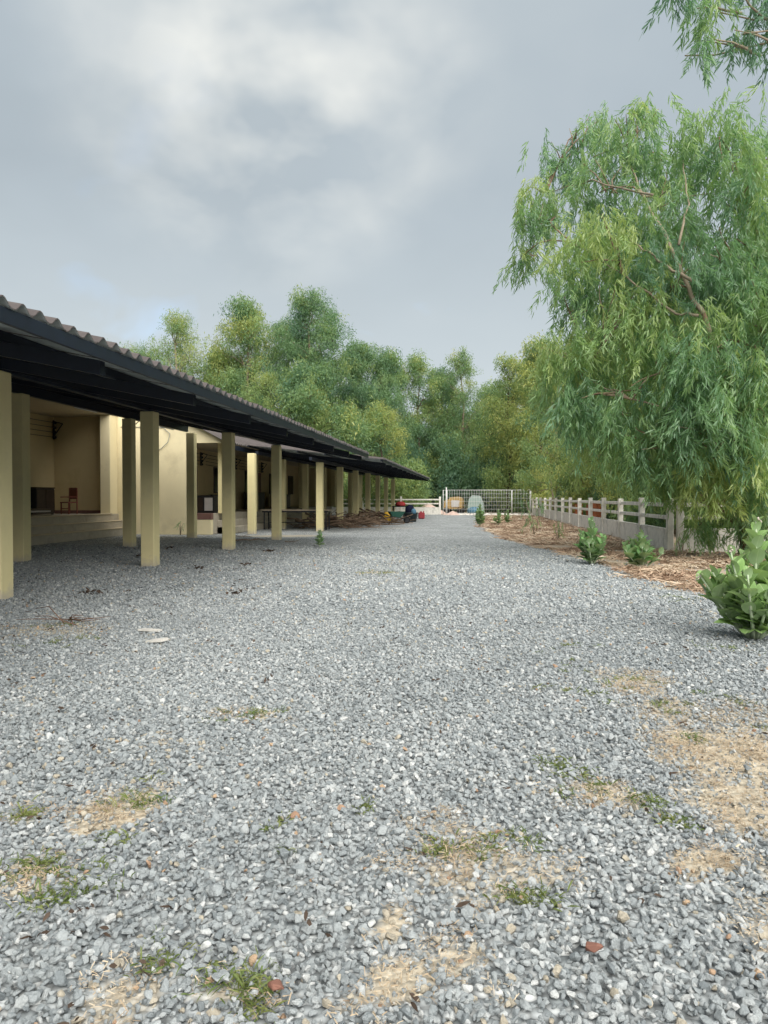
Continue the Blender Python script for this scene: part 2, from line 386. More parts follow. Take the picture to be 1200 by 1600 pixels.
# stones
def stone_mesh(seed):
    r = np.random.default_rng(seed)
    p = r.normal(size=(15, 3)); p /= np.linalg.norm(p, axis=1)[:, None]
    p *= r.uniform(.8, 1.1, (15, 1)); p *= np.array([1.0, r.uniform(.65, .9), r.uniform(.5, .75)])
    bm = bmesh.new(); [bm.verts.new(q) for q in p]
    g = bmesh.ops.convex_hull(bm, input=bm.verts[:])
    bmesh.ops.delete(bm, geom=[v for v in bm.verts if not v.link_faces], context='VERTS')
    bmesh.ops.dissolve_limit(bm, angle_limit=.25, verts=bm.verts[:], edges=bm.edges[:])
    bmesh.ops.bevel(bm, geom=bm.edges[:], offset=.09, segments=1, affect='EDGES', clamp_overlap=True)
    me = bpy.data.meshes.new('stone'); bm.to_mesh(me); bm.free(); me.materials.append(M['stone']); return me
library('stones', [stone_mesh(i) for i in range(12)])
def in_view(x, y, m=0): return (x > -(.72*y+.9+m)) & (x < .44*y+.9+m)
def stones():
    XX, YY, RR = [], [], []
    for s, ya, yb, rb in ((.0242, 1.3, 10.5, .0158), (.039, 8.5, 23.0, .0225)):
        xs = np.arange(-13, 8, s); ys = np.arange(ya, yb, s)
        X, Y = np.meshgrid(xs, ys); X = X.ravel() + rng.uniform(-.5, .5, X.size)*s*1.3; Y = Y.ravel() + rng.uniform(-.5, .5, Y.size)*s*1.3
        p = np.clip((10.5-Y)/2.0, 0, 1) if ya < 5 else np.clip((Y-8.5)/2.0, 0, 1)*np.clip((23.0-Y)/7.0, 0, 1)
        k = in_view(X, Y) & (rng.random(X.size) < p) & (X > -13.4)
        XX.append(X[k]); YY.append(Y[k]); RR.append(np.full(k.sum(), rb))
    X, Y, RR = map(np.concatenate, (XX, YY, RR))
    d = dirt(X, Y); m = mulch(X, Y)
    k = (rng.random(X.size) > np.clip(d*.9-.15, 0, .66)) & (rng.random(X.size) > np.clip(m*1.4, 0, .97))
    X, Y, d, RR = X[k], Y[k], d[k], RR[k]
    n = len(X)
    r = RR*np.exp(rng.normal(0, .30, n)); r = np.clip(r, .007, .036); r *= (1-.25*d)
    Z = gz(X, Y) + r*rng.uniform(-.15, .75, n)
    # a looser top layer
    k2 = (rng.random(n) < .28) & (Y < 11)
    X = np.concatenate([X, X[k2]+rng.uniform(-.02, .02, k2.sum())]); Y = np.concatenate([Y, Y[k2]+rng.uniform(-.02, .02, k2.sum())])
    Z = np.concatenate([Z, Z[k2]+.014]); d = np.concatenate([d, d[k2]]); r = np.concatenate([r, r[k2]*.95]); n = len(X)
    tint = np.clip(rng.normal(.49, .16, n) + .07*vnoise(X, Y, .8, 11) + .05*vnoise(X, Y, 2.3, 12), .02, .79)
    u = rng.random(n)
    tint = np.where(u < .016 + .04*np.clip(vnoise(X, Y, 1.1, 21), 0, 1) + .40*d, rng.uniform(.82, .93, n), tint)
    tint = np.where(u > .9975 - .02*d, rng.uniform(.955, 1, n), tint)
    rot = np.stack([rng.normal(0, .5, n), rng.normal(0, .5, n), rng.uniform(0, 6.28, n)], 1)
    o = scatter('gravel', 'stones', np.stack([X, Y, Z], 1), rot, r, tint)
    tag(o, 'crushed grey granite gravel covering the yard', 'gravel', kind='stuff')
stones()

# straw mulch and chips
def straw_mesh(seed, n, lmin, lmax, w, spread, m, flat=.25):
    r = np.random.default_rng(seed); V, Fc = [], []
    for i in range(n):
        c = np.array([r.uniform(-spread, spread), r.uniform(-spread, spread), r.uniform(.0, .03)])
        a = r.uniform(0, math.pi); L = r.uniform(lmin, lmax)/2; d = np.array([math.cos(a), math.sin(a), r.normal(0, flat)]); q = np.array([-math.sin(a), math.cos(a), r.normal(0, .4)])*w*r.uniform(.6, 1.3)
        k = len(V); bend = np.array([0, 0, r.uniform(0, .15)*L])
        V += [c-d*L-q, c-d*L+q, c+bend+q, c+bend-q, c+d*L+q, c+d*L-q]
        Fc += [(k, k+1, k+2, k+3), (k+3, k+2, k+4, k+5)]
    return mesh('straw', V, Fc, m)
library('straws', [straw_mesh(i, 14, .08, .30, .0055, .16, M['straw']) for i in range(6)])
library('chips', [straw_mesh(40+i, 40, .008, .026, .0011, .06, M['chip'], .3) for i in range(6)])
def straw():
    n = 26000
    Y = 9 + 50*rng.random(n)**1.7; X = rng.uniform(-.5, 8.5, n)
    m = mulch(X, Y); pn = vnoise(X, Y, 1.3, 9)
    k = (rng.random(n) < m) & (pn > -.12) & (X < np.where(Y > 20.8, FX(Y)-.12, 8.5))
    X, Y = X[k], Y[k]; n = len(X)
    rot = np.stack([rng.normal(0, .12, n), rng.normal(0, .12, n), rng.uniform(0, 6.28, n)], 1)
    tint = np.clip(.48 + .28*vnoise(X, Y, 1.1, 3) + rng.normal(0, .2, n), 0, 1)
    o = scatter('straw_mulch', 'straws', np.stack([X, Y, gz(X, Y)+.004], 1), rot, rng.uniform(.7, 1.4, n), tint)
    tag(o, 'reddish brown dry straw litter lying along the concrete fence', 'straw', kind='stuff')
    n = 9000
    X = rng.uniform(-3, 2.6, n); Y = rng.uniform(1.4, 6.6, n); d = dirt(X, Y)
    k = rng.random(n) < d*1.0; X, Y = X[k], Y[k]; n = len(X)
    rot = np.stack([rng.normal(0, .15, n), rng.normal(0, .15, n), rng.uniform(0, 6.28, n)], 1)
    o = scatter('wood_chips', 'chips', np.stack([X, Y, gz(X, Y)+.004], 1), rot, rng.uniform(.7, 1.3, n), np.clip(rng.normal(.55, .25, n), 0, 1))
    tag(o, 'pale tan straw and chaff lying in the bare gravel patches', 'chaff', kind='stuff')
straw()

# ------------------------------------------------------------------ roofing sheets
PITCH = .265
def sheet_mesh(waves, length, fall, m_top, m_under, amp=.072, th=.010, per=10):
    """corrugated sheet: waves along Y, length along -X (uphill), rising by fall per metre"""
    nn = waves*per; V = []; Fc = []
    for s in (1, 0):
        for j in range(nn+1):
            y = j/per*PITCH; z = amp*((.5+.5*math.cos(2*math.pi*(j/per-.5)))**1.35)
            for x in (0, -length): V.append((x, y, z - x*fall + (th if s else 0)))
    nb = 2*(nn+1); top = []
    for j in range(nn):
        a = 2*j; Fc.append((a, a+2, a+3, a+1)); top.append(0)
        a = nb+2*j; Fc.append((a, a+1, a+3, a+2)); top.append(1)
        Fc.append((2*j, nb+2*j, nb+2*j+2, 2*j+2)); top.append(0)
        Fc.append((2*j+1, 2*j+3, nb+2*j+3, nb+2*j+1)); top.append(0)
    for j in (0, nn):
        q = (2*j, 2*j+1, nb+2*j+1, nb+2*j); Fc.append(q if j == 0 else q[::-1]); top.append(0)
    me = mesh('roof_sheet', V, Fc); me.materials.append(m_top); me.materials.append(m_under)
    for p, k in zip(me.polygons, top): p.material_index = k
    return me

# ------------------------------------------------------------------ building with porch wing and veranda wing
bd = thing('building', 'long single storey cream building with raised porches behind the canopies', 'building', (-14.3, 27.5, 0))
FL = .83; CE = 4.78; EY = 28.4
# porch wing
box('floor_slab', -17.1, -14.32, -4, EY-.003, .0, FL, 'step', bd, .01)
for k, (xx, zt) in enumerate(((-13.62, .277), (-13.97, .553))):
    box('step', -14.322, xx, -4, EY-.004, 0, zt, 'step', bd, .012)
    box('step_nosing', -14.323 if k else xx-.347, xx+.02, -4, EY-.006, zt+.002, zt+.03, 'soffit', bd, .006)
box('floor_edge', -14.6, -14.28, -4, EY-.62, FL+.002, FL+.03, 'soffit', bd, .006)
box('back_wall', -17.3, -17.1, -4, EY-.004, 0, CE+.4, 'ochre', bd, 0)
box('ceiling', -17.1, -14.34, -4, EY-.003, CE, CE+.12, 'soffit', bd, 0)
for y in (27.78, 21.2, 14.7, 8.2): box('pillar', -14.78, -14.36, y, y+.596, FL+.002, CE-.002, 'wall', bd, .01)
box('shade_lining', -17.09, -14.785, EY-.012, EY-.002, FL+.001, CE-.002, 'ochre', bd, 0)  # thin sheet added over the end wall to paint the porch shade onto it
box('baseboard', -17.095, -14.785, EY-.03, EY-.003, FL+.003, FL+.14, 'tile', bd, .003)
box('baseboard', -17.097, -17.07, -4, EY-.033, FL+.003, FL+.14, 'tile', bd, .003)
me = sheet_mesh(12, 6.2, .3, M['sheet_top'], M['sheet_under'])
for i in range(9): link('roof_sheet', me, None, bd, (-14.1, -4+i*12*PITCH, 5.13))
# end wall with gable over the veranda opening
def prism_y(name, poly, y0, y1, m, parent):
    n = len(poly); V = [(x, y0, z) for x, z in poly] + [(x, y1, z) for x, z in poly]
    Fc = [tuple(range(n)), tuple(range(2*n-1, n-1, -1))] + [(i, i+n, (i+1) % n+n, (i+1) % n) for i in range(n)]
    bm = bmesh.new(); vs = [bm.verts.new(v) for v in V]
    for f in Fc: bm.faces.new([vs[i] for i in f])
    bmesh.ops.recalc_face_normals(bm, faces=bm.faces[:]); bmesh.ops.triangulate(bm, faces=[f for f in bm.faces if len(f.verts) > 4])
    me = bpy.data.meshes.new(name); bm.to_mesh(me); bm.free(); me.materials.append(M[m])
    return link(name, me, None, parent)
RZ = lambda x: 3.72 + .52*(x-9.75)      # main roof of the veranda wing, x = distance left
o = prism_y('end_wall', [(-17.3, 0), (-11.3, 0), (-11.3, 3.68), (-9.85, 3.68), (-9.85, RZ(9.85)-.02), (-15.5, RZ(15.5)-.02), (-17.3, RZ(15.5)-.9)], EY, EY+.3, 'wall', bd)
o.location = -Vector(bd.location)
box('plinth', -11.298, -10.45, EY+.02, EY+.29, 0, .60, 'wall', bd, .006)
box('plinth_tile', -11.297, -10.44, EY+.015, EY+.295, .603, .86, 'tile', bd, .004)
# veranda wing
box('floor_slab', -12.8, -10.5, EY+.302, 54, 0, FL, 'step', bd, .01)
for k, (xx, zt) in enumerate(((-9.85, .277), (-10.18, .553))): box('step', -10.498, xx, EY+.9, 50, 0, zt, 'step', bd, .012)
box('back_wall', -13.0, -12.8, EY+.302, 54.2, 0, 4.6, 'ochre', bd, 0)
box('far_wall', -12.8, -10.55, 54.0, 54.2, 0, 3.72, 'wall', bd, 0)
box('ceiling', -12.8, -9.95, EY+.302, 54.2, 3.74, 3.8, 'soffit', bd, 0)
for y in (29.4, 33.6, 38.6, 43.6, 48.6, 53.5): box('pillar', -10.5, -10.15, y, y+.35, FL+.002, 3.738, 'paint', bd, .01)
me = sheet_mesh(2, 5.95, .52, M['sheet_top'], M['sheet_under'])
for i in range(52): link('roof_sheet', me, None, bd, (-9.58, 28.0+i*2*PITCH, RZ(9.58)+(.006 if i % 2 else 0)))
me = sheet_mesh(24, 5.95, -.52, M['sheet_top'], M['sheet_under'])
for i in range(5): link('roof_sheet', me, None, bd, (-15.5, 28.0+i*24*PITCH, RZ(15.53)))
box('eave_fascia', -9.66, -9.62, 28.0, 55.6, RZ(9.6)-.22, RZ(9.6)-.03, 'steel', bd, .004)
for y in (30.0, 35.2, 40.2, 45.2, 50.0):
    w = box('window', -12.80, -12.75, y, y+1.3, 1.7, 3.0, 'dark_wood', bd, .008)
    box('pane', -12.755, -12.742, y+.06, y+.62, 1.76, 2.94, 'glass', w, 0); box('pane', -12.755, -12.742, y+.68, y+1.24, 1.76, 2.94, 'glass', w, 0)
for y in (32.0, 37.4, 42.3, 47.4):
    dd = box('door', -12.80, -12.74, y, y+.95, FL+.003, 2.95, 'red_wood', bd, .01)
    box('panel', -12.742, -12.728, y+.12, y+.83, 1.0, 1.75, 'brown_wood', dd, .006); box('panel', -12.742, -12.728, y+.12, y+.83, 1.9, 2.8, 'brown_wood', dd, .006)

# ------------------------------------------------------------------ front canopies
def canopy(name, label, base, outer, inner, xo, xi, ho, hi, roof, sl, y0, y1, rafters, eave_x, in_x, raf_d, purlins, raf_x0, pd=.07):
    c = thing(name, label, 'canopy', base)
    cw = .15
    for y in outer: box('column', xo-cw, xo+cw, y-cw, y+cw, -.12, ho, 'paint', c, .012)
    for y in inner: box('column', xi-cw, xi+cw, y-cw, y+cw, -.12, hi, 'paint', c, .012)
    zb = lambda x: roof + sl*(-x+eave_x)          # sheet underside
    for x, h, ys in ((xo, ho, outer), (xi, hi, inner)):
        top = zb(x)-pd-raf_d
        box('beam', x-.06, x+.06, max(y0+.1, ys[0]-6), y1-.15, h+.003, top, 'steel', c, .005)
    L = abs(in_x-raf_x0)
    def slant(nm, y, w, d, zoff, xa, xb):
        V = [(xa, -w, zb(xa)-zoff-d), (xa, -w, zb(xa)-zoff), (xb, -w, zb(xb)-zoff), (xb, -w, zb(xb)-zoff-d)]
        V += [(a, w, z) for a, _, z in V]
        Fc = [(0, 1, 2, 3), (7, 6, 5, 4), (0, 4, 5, 1), (1, 5, 6, 2), (2, 6, 7, 3), (3, 7, 4, 0)]
        k = (nm, w, d, zoff, xa, xb, name)
        if k not in _bx:
            _bx[k] = mesh(nm, [(a-xa, q, z-zb(xa)) for a, q, z in V], Fc, M['steel'])
        return link(nm, _bx[k], None, c, (xa, y, zb(xa)))
    for y in rafters: slant('rafter', y, .05, raf_d, pd+.003, raf_x0, in_x)
    for x in purlins: box('purlin', x-.03, x+.03, y0+.02, y1-.05, zb(x)-pd, zb(x)-.003, 'steel', c, .004)
    return c, zb
E1 = -3.68
RAF1 = [7.36+2.575*k for k in range(-3, 8)]
c1, zb1 = canopy('front_canopy', 'wide low canopy nearest the camera on square cream columns with corrugated maroon roof', (-6.95, 15.2, 0),
    [-.25, 4.9, 10.05, 15.2, 20.35, 25.5], [0.1, 5.25, 10.4, 15.9, 21.3, 26.3], -6.95, -10.4, 3.34, 3.88, 3.005, .2, -3.0, 26.0, RAF1, E1, -14.25, .15, [-4.95-1.17*k for k in range(8)], -3.88, .11)
nb1 = 55
m_eave = sheet_mesh(2, 1.5, .2, M['sheet_top'], M['sheet_under']); m_long = sheet_mesh(2, 9.2, .2, M['sheet_top'], M['sheet_under'])
for i in range(nb1):
    y = -3.2 + i*2*PITCH
    up = .010 if i % 2 else 0
    link('roof_sheet', m_eave, None, c1, (E1+random.uniform(-.012, .012), y, 3.008+up), (random.uniform(-.006, .006), 0, random.uniform(-.004, .004)))
    link('roof_sheet', m_long, None, c1, (E1-1.38, y, 3.008+.2*1.38+.016+up))
box('fascia', E1-.06, E1-.02, -3.15, 25.85, 2.885, 3.012, 'steel', c1, .004)
c2, zb2 = canopy('rear_canopy', 'second canopy further back with cream columns in front of the veranda and woodpile', (-6.75, 46, 0),
    [32.0+4.95*k for k in range(7)], [29.4, 34.3, 39.1, 44.0, 48.9, 53.7, 58.6], -6.75, -9.05, 3.04, 3.30, 3.05, .11, 30.0, 62.7,
    [31.9, 34.3, 36.95, 39.4, 41.9, 44.4, 46.85, 49.3, 51.8, 54.3, 56.75, 59.2, 61.7], -3.68, -9.5, .14, [-3.78, -4.95, -6.12, -7.29, -8.46, -9.4], -3.8)
m2 = sheet_mesh(2, 5.9, .11, M['sheet_top'], M['sheet_under'])
for i in range(61): link('roof_sheet', m2, None, c2, (-3.66+random.uniform(-.015, .015), 30.0+i*2*PITCH, 3.053+(.008 if i % 2 else 0)))
box('fascia', -3.735, -3.70, 30.1, 62.3, 2.94, 3.05, 'steel', c2, .004)

# tube lamps and conduits under the first canopy
def tube_lamp(p, d, L, label):
    p = Vector(p); d = Vector(d).normalized(); r = thing('tube_lamp', label, 'lamp', p)
    rz = math.atan2(d.y, d.x)
    h = box('housing', -L/2, L/2, -.035, .035, 0, .05, 'lamp_white', r, .006, world=False); h.rotation_euler = (0, 0, rz)
    V, Fc = tube_data([Vector((-L/2+.04, 0, -.02)), Vector((L/2-.04, 0, -.02))], .016, 8)
    g = link('tube', mesh('tube', V, Fc, M['lamp_white'], True), None, r, (0, 0, 0), (0, 0, rz), world=False)
tube_lamp((-10.62, 19.2, 3.93), (0, 1, 0), 1.25, 'white tube lamp under the beam left of the nearest whole column')
tube_lamp((-10.62, 24.6, 3.93), (0, 1, 0), 1.25, 'white tube lamp under the beam in front of the bright end wall')
tube_lamp((-15.9, 22.6, CE-.06), (0, 1, 0), 1.2, 'white tube lamp on the porch ceiling')
o = tube('conduit', [(-10.62, 15.6, 3.98), (-10.62, 18.5, 3.98)], .014, 'cable'); tag(o, 'thin grey conduit running to the tube lamp on the porch side beam', 'conduit')
o = tube('conduit', [(-10.62, 21.5, 3.98), (-10.62, 22.2, 3.80), (-10.62, 22.5, 3.96), (-10.62, 23.9, 3.97)], .014, 'cable'); tag(o, 'bent grey conduit below the beam before the bright end wall', 'conduit')
o = tube('wall_cable', [(-14.2, EY-.02, 4.35), (-13.0, EY-.03, 4.33), (-12.4, EY-.03, 4.30), (-12.1, EY-.06, 4.05), (-12.2, EY-.06, 3.7), (-12.5, EY-.04, 3.45), (-12.8, EY-.02, 3.35)], .014, 'cable'); tag(o, 'green grey cable looped across the bright end wall', 'cable')

# wire racks
def rack(p, y_to, label, s=1.0):
    r = thing('wire_rack', label, 'wire rack', p); x, y, z = p
    box('backplate', x, x+.05*s, y-.06, y, z-.35*s, z+.35*s, 'black', r, .004)
    tube('bracket_arm', [(x+.02, y-.03, z+.32*s), (x+.38*s, y-.03, z+.22*s)], .018, 'black', r, 6); tube('bracket_arm', [(x+.38*s, y-.03, z+.22*s), (x+.02, y-.03, z-.25*s)], .018, 'black', r, 6)
    for k in range(4):
        zz = z+(-.28+.18*k)*s
        V, Fc = tube_data([Vector((0, 0, -.05)), Vector((0, 0, -.02)), Vector((0, 0, .02)), Vector((0, 0, .05))], [.03, .045, .045, .03], 8)
        link('insulator', mesh('insulator', V, Fc, M['black'], True), None, r, (x+.11*s, y-.06, zz))
        tube('wire', [(x+.11*s, y-.05, zz), (x+.11*s, (y+y_to)/2, zz-.04), (x+.11*s, y_to, zz)], .012, 'black', r, 5)
rack((-17.06, 28.3, 4.25), 12, 'black wire rack with four wires in the corner of the porch wall', 1.1)
for i, y in enumerate((33.4, 38.4, 43.4)):
    rack((-12.76, y, 3.3), y-4.6, ['black wire rack nearest the end wall on the veranda back wall', 'black wire rack between two veranda doors, middle of three', 'black wire rack farthest along the veranda back wall'][i], .9)

# ------------------------------------------------------------------ porch furniture
def chair(p, rz, label):
    c = thing('chair', label, 'chair', p, rz)
    for sx in (-.21, .21):
        box('leg', sx-.022, sx+.022, -.22, -.176, 0, .44, 'red_wood', c, .004, False); box('leg', sx-.022, sx+.022, .18, .224, 0, 1.05, 'red_wood', c, .004, False)
    box('seat', -.24, .24, -.24, .24, .442, .49, 'red_wood', c, .01, False)
    box('backrest', -.186, .186, .19, .215, .60, 1.0, 'red_wood', c, .01, False)
    box('top_rail', -.186, .186, .186, .22, 1.003, 1.06, 'red_wood', c, .01, False)
    for sx in (-.245, .205): box('armrest', sx, sx+.04, -.22, .178, .66, .70, 'red_wood', c, .006, False)
    box('stretcher', -.186, .186, -.205, -.19, .2, .24, 'red_wood', c, .004, False)
chair((-16.0, 27.6, FL), R(-20), 'red brown wooden chair standing on the porch against its end wall')
cb = thing('cabinet', 'low black cabinet on the porch left of the red chair', 'cabinet', (-16.55, 26.3, FL))
box('body', -16.95, -16.2, 25.7, 26.9, FL+.06, FL+1.0, 'black', cb, .01); box('top', -16.97, -16.17, 25.67, 26.93, FL+1.003, FL+1.05, 'dark_wood', cb, .008)
for y in (25.72, 26.32): box('door', -16.198, -16.175, y, y+.56, FL+.1, FL+.96, 'dark_wood', cb, .006)
for y in (25.72, 26.8): box('foot', -16.3, -16.22, y, y+.08, FL, FL+.058, 'black', cb, .004)
for i, (a, zz) in enumerate(((0, 0), (.05, .07), (-.06, .14), (.02, .21))):
    o = box('board', -15.95, -15.1, 23.7+a, 24.9+a, FL+zz+.004, FL+zz+.055, ['tabletop', 'dark_wood', 'greyp', 'dark_wood'][i], None, .006)
    tag(o, ['lowest board of the low stack on the porch floor', 'second board from the bottom of the porch stack', 'pale board third from the bottom in the porch stack', 'topmost dark board of the porch stack'][i], 'board', 'boards stacked on the porch')
dr = thing('leaning_door', 'brown door panel leaning against the porch back wall', 'door', (-16.9, 24.4, FL))
o = box('door_leaf', -.03, .03, -.42, .42, 0, 1.75, 'brown_wood', dr, .008, False); o.rotation_euler = (0, R(-7), 0); o.location.x = .1
# veranda contents
cr = thing('speaker_crate', 'black crate with white scuffs standing on the near end of the veranda', 'crate', (-11.6, 30.6, FL))
box('body', -11.9, -10.95, 30.2, 30.7, FL+.003, FL+.75, 'black', cr, .015); box('panel', -11.82, -11.45, 30.185, 30.198, FL+.1, FL+.65, 'dark_wood', cr, .004); box('panel', -11.38, -11.02, 30.185, 30.198, FL+.1, FL+.65, 'greyp', cr, .004)
for i, (x, y, w, d, h, mm, lab) in enumerate(((-12.2, 34.6, .7, .9, .8, 'dark_wood', 'dark wooden chest on the veranda behind the second inner column'), (-12.1, 39.8, .8, 1.2, .95, 'black', 'black cabinet far along the veranda wall beside a door'), (-11.9, 44.6, .9, 1.4, .85, 'dark_wood', 'dark chest deep in the veranda near its far pillar'))):
    q = thing('chest', lab, 'chest', (x, y, FL)); box('body', x-w/2, x+w/2, y-d/2, y+d/2, FL+.003, FL+h-.06, mm, q, .012); box('lid', x-w/2-.02, x+w/2+.02, y-d/2-.02, y+d/2+.02, FL+h-.057, FL+h, 'dark_wood', q, .01)
tb = thing('long_table', 'long low board table on thin black legs under the rear canopy', 'table', (-8.0, 33.4, 0))
box('top', -9.75, -6.55, 33.0, 33.9, .88, .93, 'tabletop', tb, .008); box('apron', -9.7, -6.6, 33.06, 33.10, .80, .877, 'black', tb, .004)
for x in (-9.6, -6.7):
    for y in (33.08, 33.82): box('leg', x-.03, x+.03, y-.03, y+.03, 0, .797, 'black', tb, .004)
o = box('shelf_rail', -9.55, -6.75, 33.80, 33.84, .30, .34, 'black', tb, .004)

# woodpile
wp = thing('brushwood_pile', 'heap of crooked dry branches under the rear canopy columns', 'woodpile', (-7.0, 39, 0))
bmesh_lib = []
for k in range(9):
    r = random.Random(k); L = r.uniform(1.3, 2.6); pts = []; off = Vector((0, 0, 0))
    for i in range(6):
        tt = i/5; pts.append(Vector((L*(tt-.5), r.uniform(-.09, .09), r.uniform(-.06, .06))))
    rad = r.uniform(.028, .06); parts = [tube_data(pts, [rad*(1-.55*i/5) for i in range(6)], 6)]
    j = pts[3]; parts.append(tube_data([j, j+Vector((.25, r.choice((-.2, .2)), .1)), j+Vector((.55, r.choice((-.3, .3)), .15))], [rad*.5, rad*.4, rad*.25], 5))
    V, Fc = joined(parts); bmesh_lib.append(mesh('branch', V, Fc, M['branch'], True))
for i in range(130):
    s = random.random(); y = 34.9+10.3*s; x = -7.4+1.9*s + random.gauss(0, .85)
    h = max(.04, (.62-.33*abs(x+7.2-1.6*s)) * random.random()**.7)
    if i < 8: x = random.uniform(-6.2, -5.2); y = random.uniform(40, 45); h = .05
    link('branch', random.choice(bmesh_lib), None, wp, (x, y, h), (random.uniform(0, 6), random.gauss(0, .2), random.gauss(.35, .65)), scale=(1, 1, 1))

# ------------------------------------------------------------------ tools by the far end of the canopy
wb = thing('wheelbarrow', 'green tray wheelbarrow parked at the end of the woodpile', 'wheelbarrow', (-4.45, 42.2, 0), R(20))
def loft(sections):
    V, Fc = [], []
    n = len(sections[0])
    for s in sections: V += s
    for i in range(len(sections)-1):
        for k in range(n): Fc.append((i*n+k, i*n+(k+1) % n, (i+1)*n+(k+1) % n, (i+1)*n+k))
    return V, Fc
sec = lambda x0, x1, y, z: [(x0, -y, z), (x1, -y, z), (x1, y, z), (x0, y, z)]
V, Fc = loft([sec(-.22, .25, .18, .34), sec(-.42, .48, .33, .68), sec(-.40, .46, .31, .68), sec(-.20, .23, .16, .37)]); Fc.append((3, 2, 1, 0)); Fc.append((12, 13, 14, 15))
link('tray', mesh('tray', V, Fc, M['green_metal']), None, wb, (0, 0, 0), world=False)
for s in (-1, 1):
    tube('handle', [(.62, s*.08, .22), (.2, s*.15, .33), (-.4, s*.24, .42), (-.85, s*.28, .6)], .022, 'black', wb, 6, False)
    tube('leg', [(-.25, s*.22, .38), (-.32, s*.24, 0), ], .022, 'black', wb, 6, False)
def wheel(parent, c, r, w, axis='y', world=False):
    prof = [(r-.06, -w), (r-.015, -w), (r, -w*.5), (r, w*.5), (r-.015, w), (r-.06, w)]; V, Fc = [], []
    for k in range(20):
        a = 2*math.pi*k/20
        for rr, ww in prof: V.append((rr*math.cos(a), ww, rr*math.sin(a)))
    for k in range(20):
        for j in range(6): Fc.append((k*6+j, ((k+1) % 20)*6+j, ((k+1) % 20)*6+(j+1) % 6, k*6+(j+1) % 6))
    tr = link('wheel', mesh('wheel', V, Fc, M['rubber'], True), None, parent, c, None, world)
    V, Fc = tube_data([Vector((0, -w*.6, 0)), Vector((0, w*.6, 0))], r-.055, 14); link('hub', mesh('hub', V, Fc, M['black']), None, tr, (0, 0, 0), None, False)
    return tr
wheel(wb, (.66, 0, .2), .2, .045)
def sack(name, label, cat, p, rx, ry, h, m, seed, lean=0):
    r = np.random.default_rng(seed); V, Fc = [], []
    prof = [(.75, 0), (1, .12), (1.02, .4), (.92, .7), (.6, .9), (.28, 1.0)]
    for j, (q, zz) in enumerate(prof):
        for k in range(12):
            a = 2*math.pi*k/12; e = 1+r.uniform(-.09, .09); V.append((rx*q*e*math.cos(a)+lean*zz, ry*q*e*math.sin(a), h*zz+(r.uniform(-.02, .02) if j else 0)))
    for j in range(5):
        for k in range(12): Fc.append((j*12+k, j*12+(k+1) % 12, (j+1)*12+(k+1) % 12, (j+1)*12+k))
    Fc.append(tuple(range(60, 72))); Fc.append(tuple(range(11, -1, -1)))
    o = link(name, mesh(name, V, Fc, M[m], True), None, None, p)
    return tag(o, label, cat)
sack('sack', 'yellow sack standing between the wheelbarrow and the last canopy columns', 'sack', (-5.1, 43.2, 0), .26, .22, .62, 'yellow', 3)
bn_ = thing('garden_bin', 'wide dark round bin filled with rubbish beside the wheelbarrow', 'bin', (-3.85, 45.0, 0))
V, Fc = [], []
for rr, zz in ((.36, 0), (.46, .52), (.49, .52), (.49, .57), (.44, .57), (.35, .05)):
    for k in range(18): a = 2*math.pi*k/18; V.append((rr*math.cos(a), rr*math.sin(a), zz))
for j in range(5):
    for k in range(18): Fc.append((j*18+k, j*18+(k+1) % 18, (j+1)*18+(k+1) % 18, (j+1)*18+k))
Fc.append(tuple(range(17, -1, -1))); Fc.append(tuple(range(90, 108)))
link('tub', mesh('tub', V, Fc, M['bin'], True), None, bn_)
bn_.children[0].location = (0, 0, 0)
for s in (-1, 1): tube('handle', [(s*.49, -.1, .5), (s*.56, -.06, .47), (s*.56, .06, .47), (s*.49, .1, .5)], .014, 'black', bn_, 6, False)
sack('clothing', 'dark navy jacket heaped over the round bin', 'clothing', (-3.9, 45.1, .42), .3, .26, .62, 'navy', 5)
sack('cloth_bag', 'small bright blue cloth bag hanging over the bin rim', 'bag', (-3.62, 44.66, .50), .15, .12, .3, 'blue', 6)
wt = thing('work_table', 'small black work table behind the round bin', 'table', (-4.9, 48.6, 0))
box('top', -5.35, -4.3, 48.2, 49.0, .86, .92, 'black', wt, .006)
for x in (-5.28, -4.37):
    for y in (48.27, 48.93): box('leg', x-.03, x+.03, y-.03, y+.03, 0, .858, 'black', wt, .004)
sack('red_bundle', 'red cloth bundle lying on the black work table', 'bundle', (-4.8, 48.5, .921), .34, .25, .3, 'red_cloth', 8)
jc = thing('jerrycan', 'red plastic jerrycan standing on the gravel before the far fence', 'jerrycan', (-3.6, 51.2, 0))
box('body', -3.82, -3.38, 51.05, 51.35, .003, .44, 'red', jc, .05); box('handle', -3.72, -3.55, 51.17, 51.23, .442, .52, 'red', jc, .015)
tube('spout', [(-3.47, 51.2, .43), (-3.44, 51.2, .55)], .035, 'red', jc, 8)

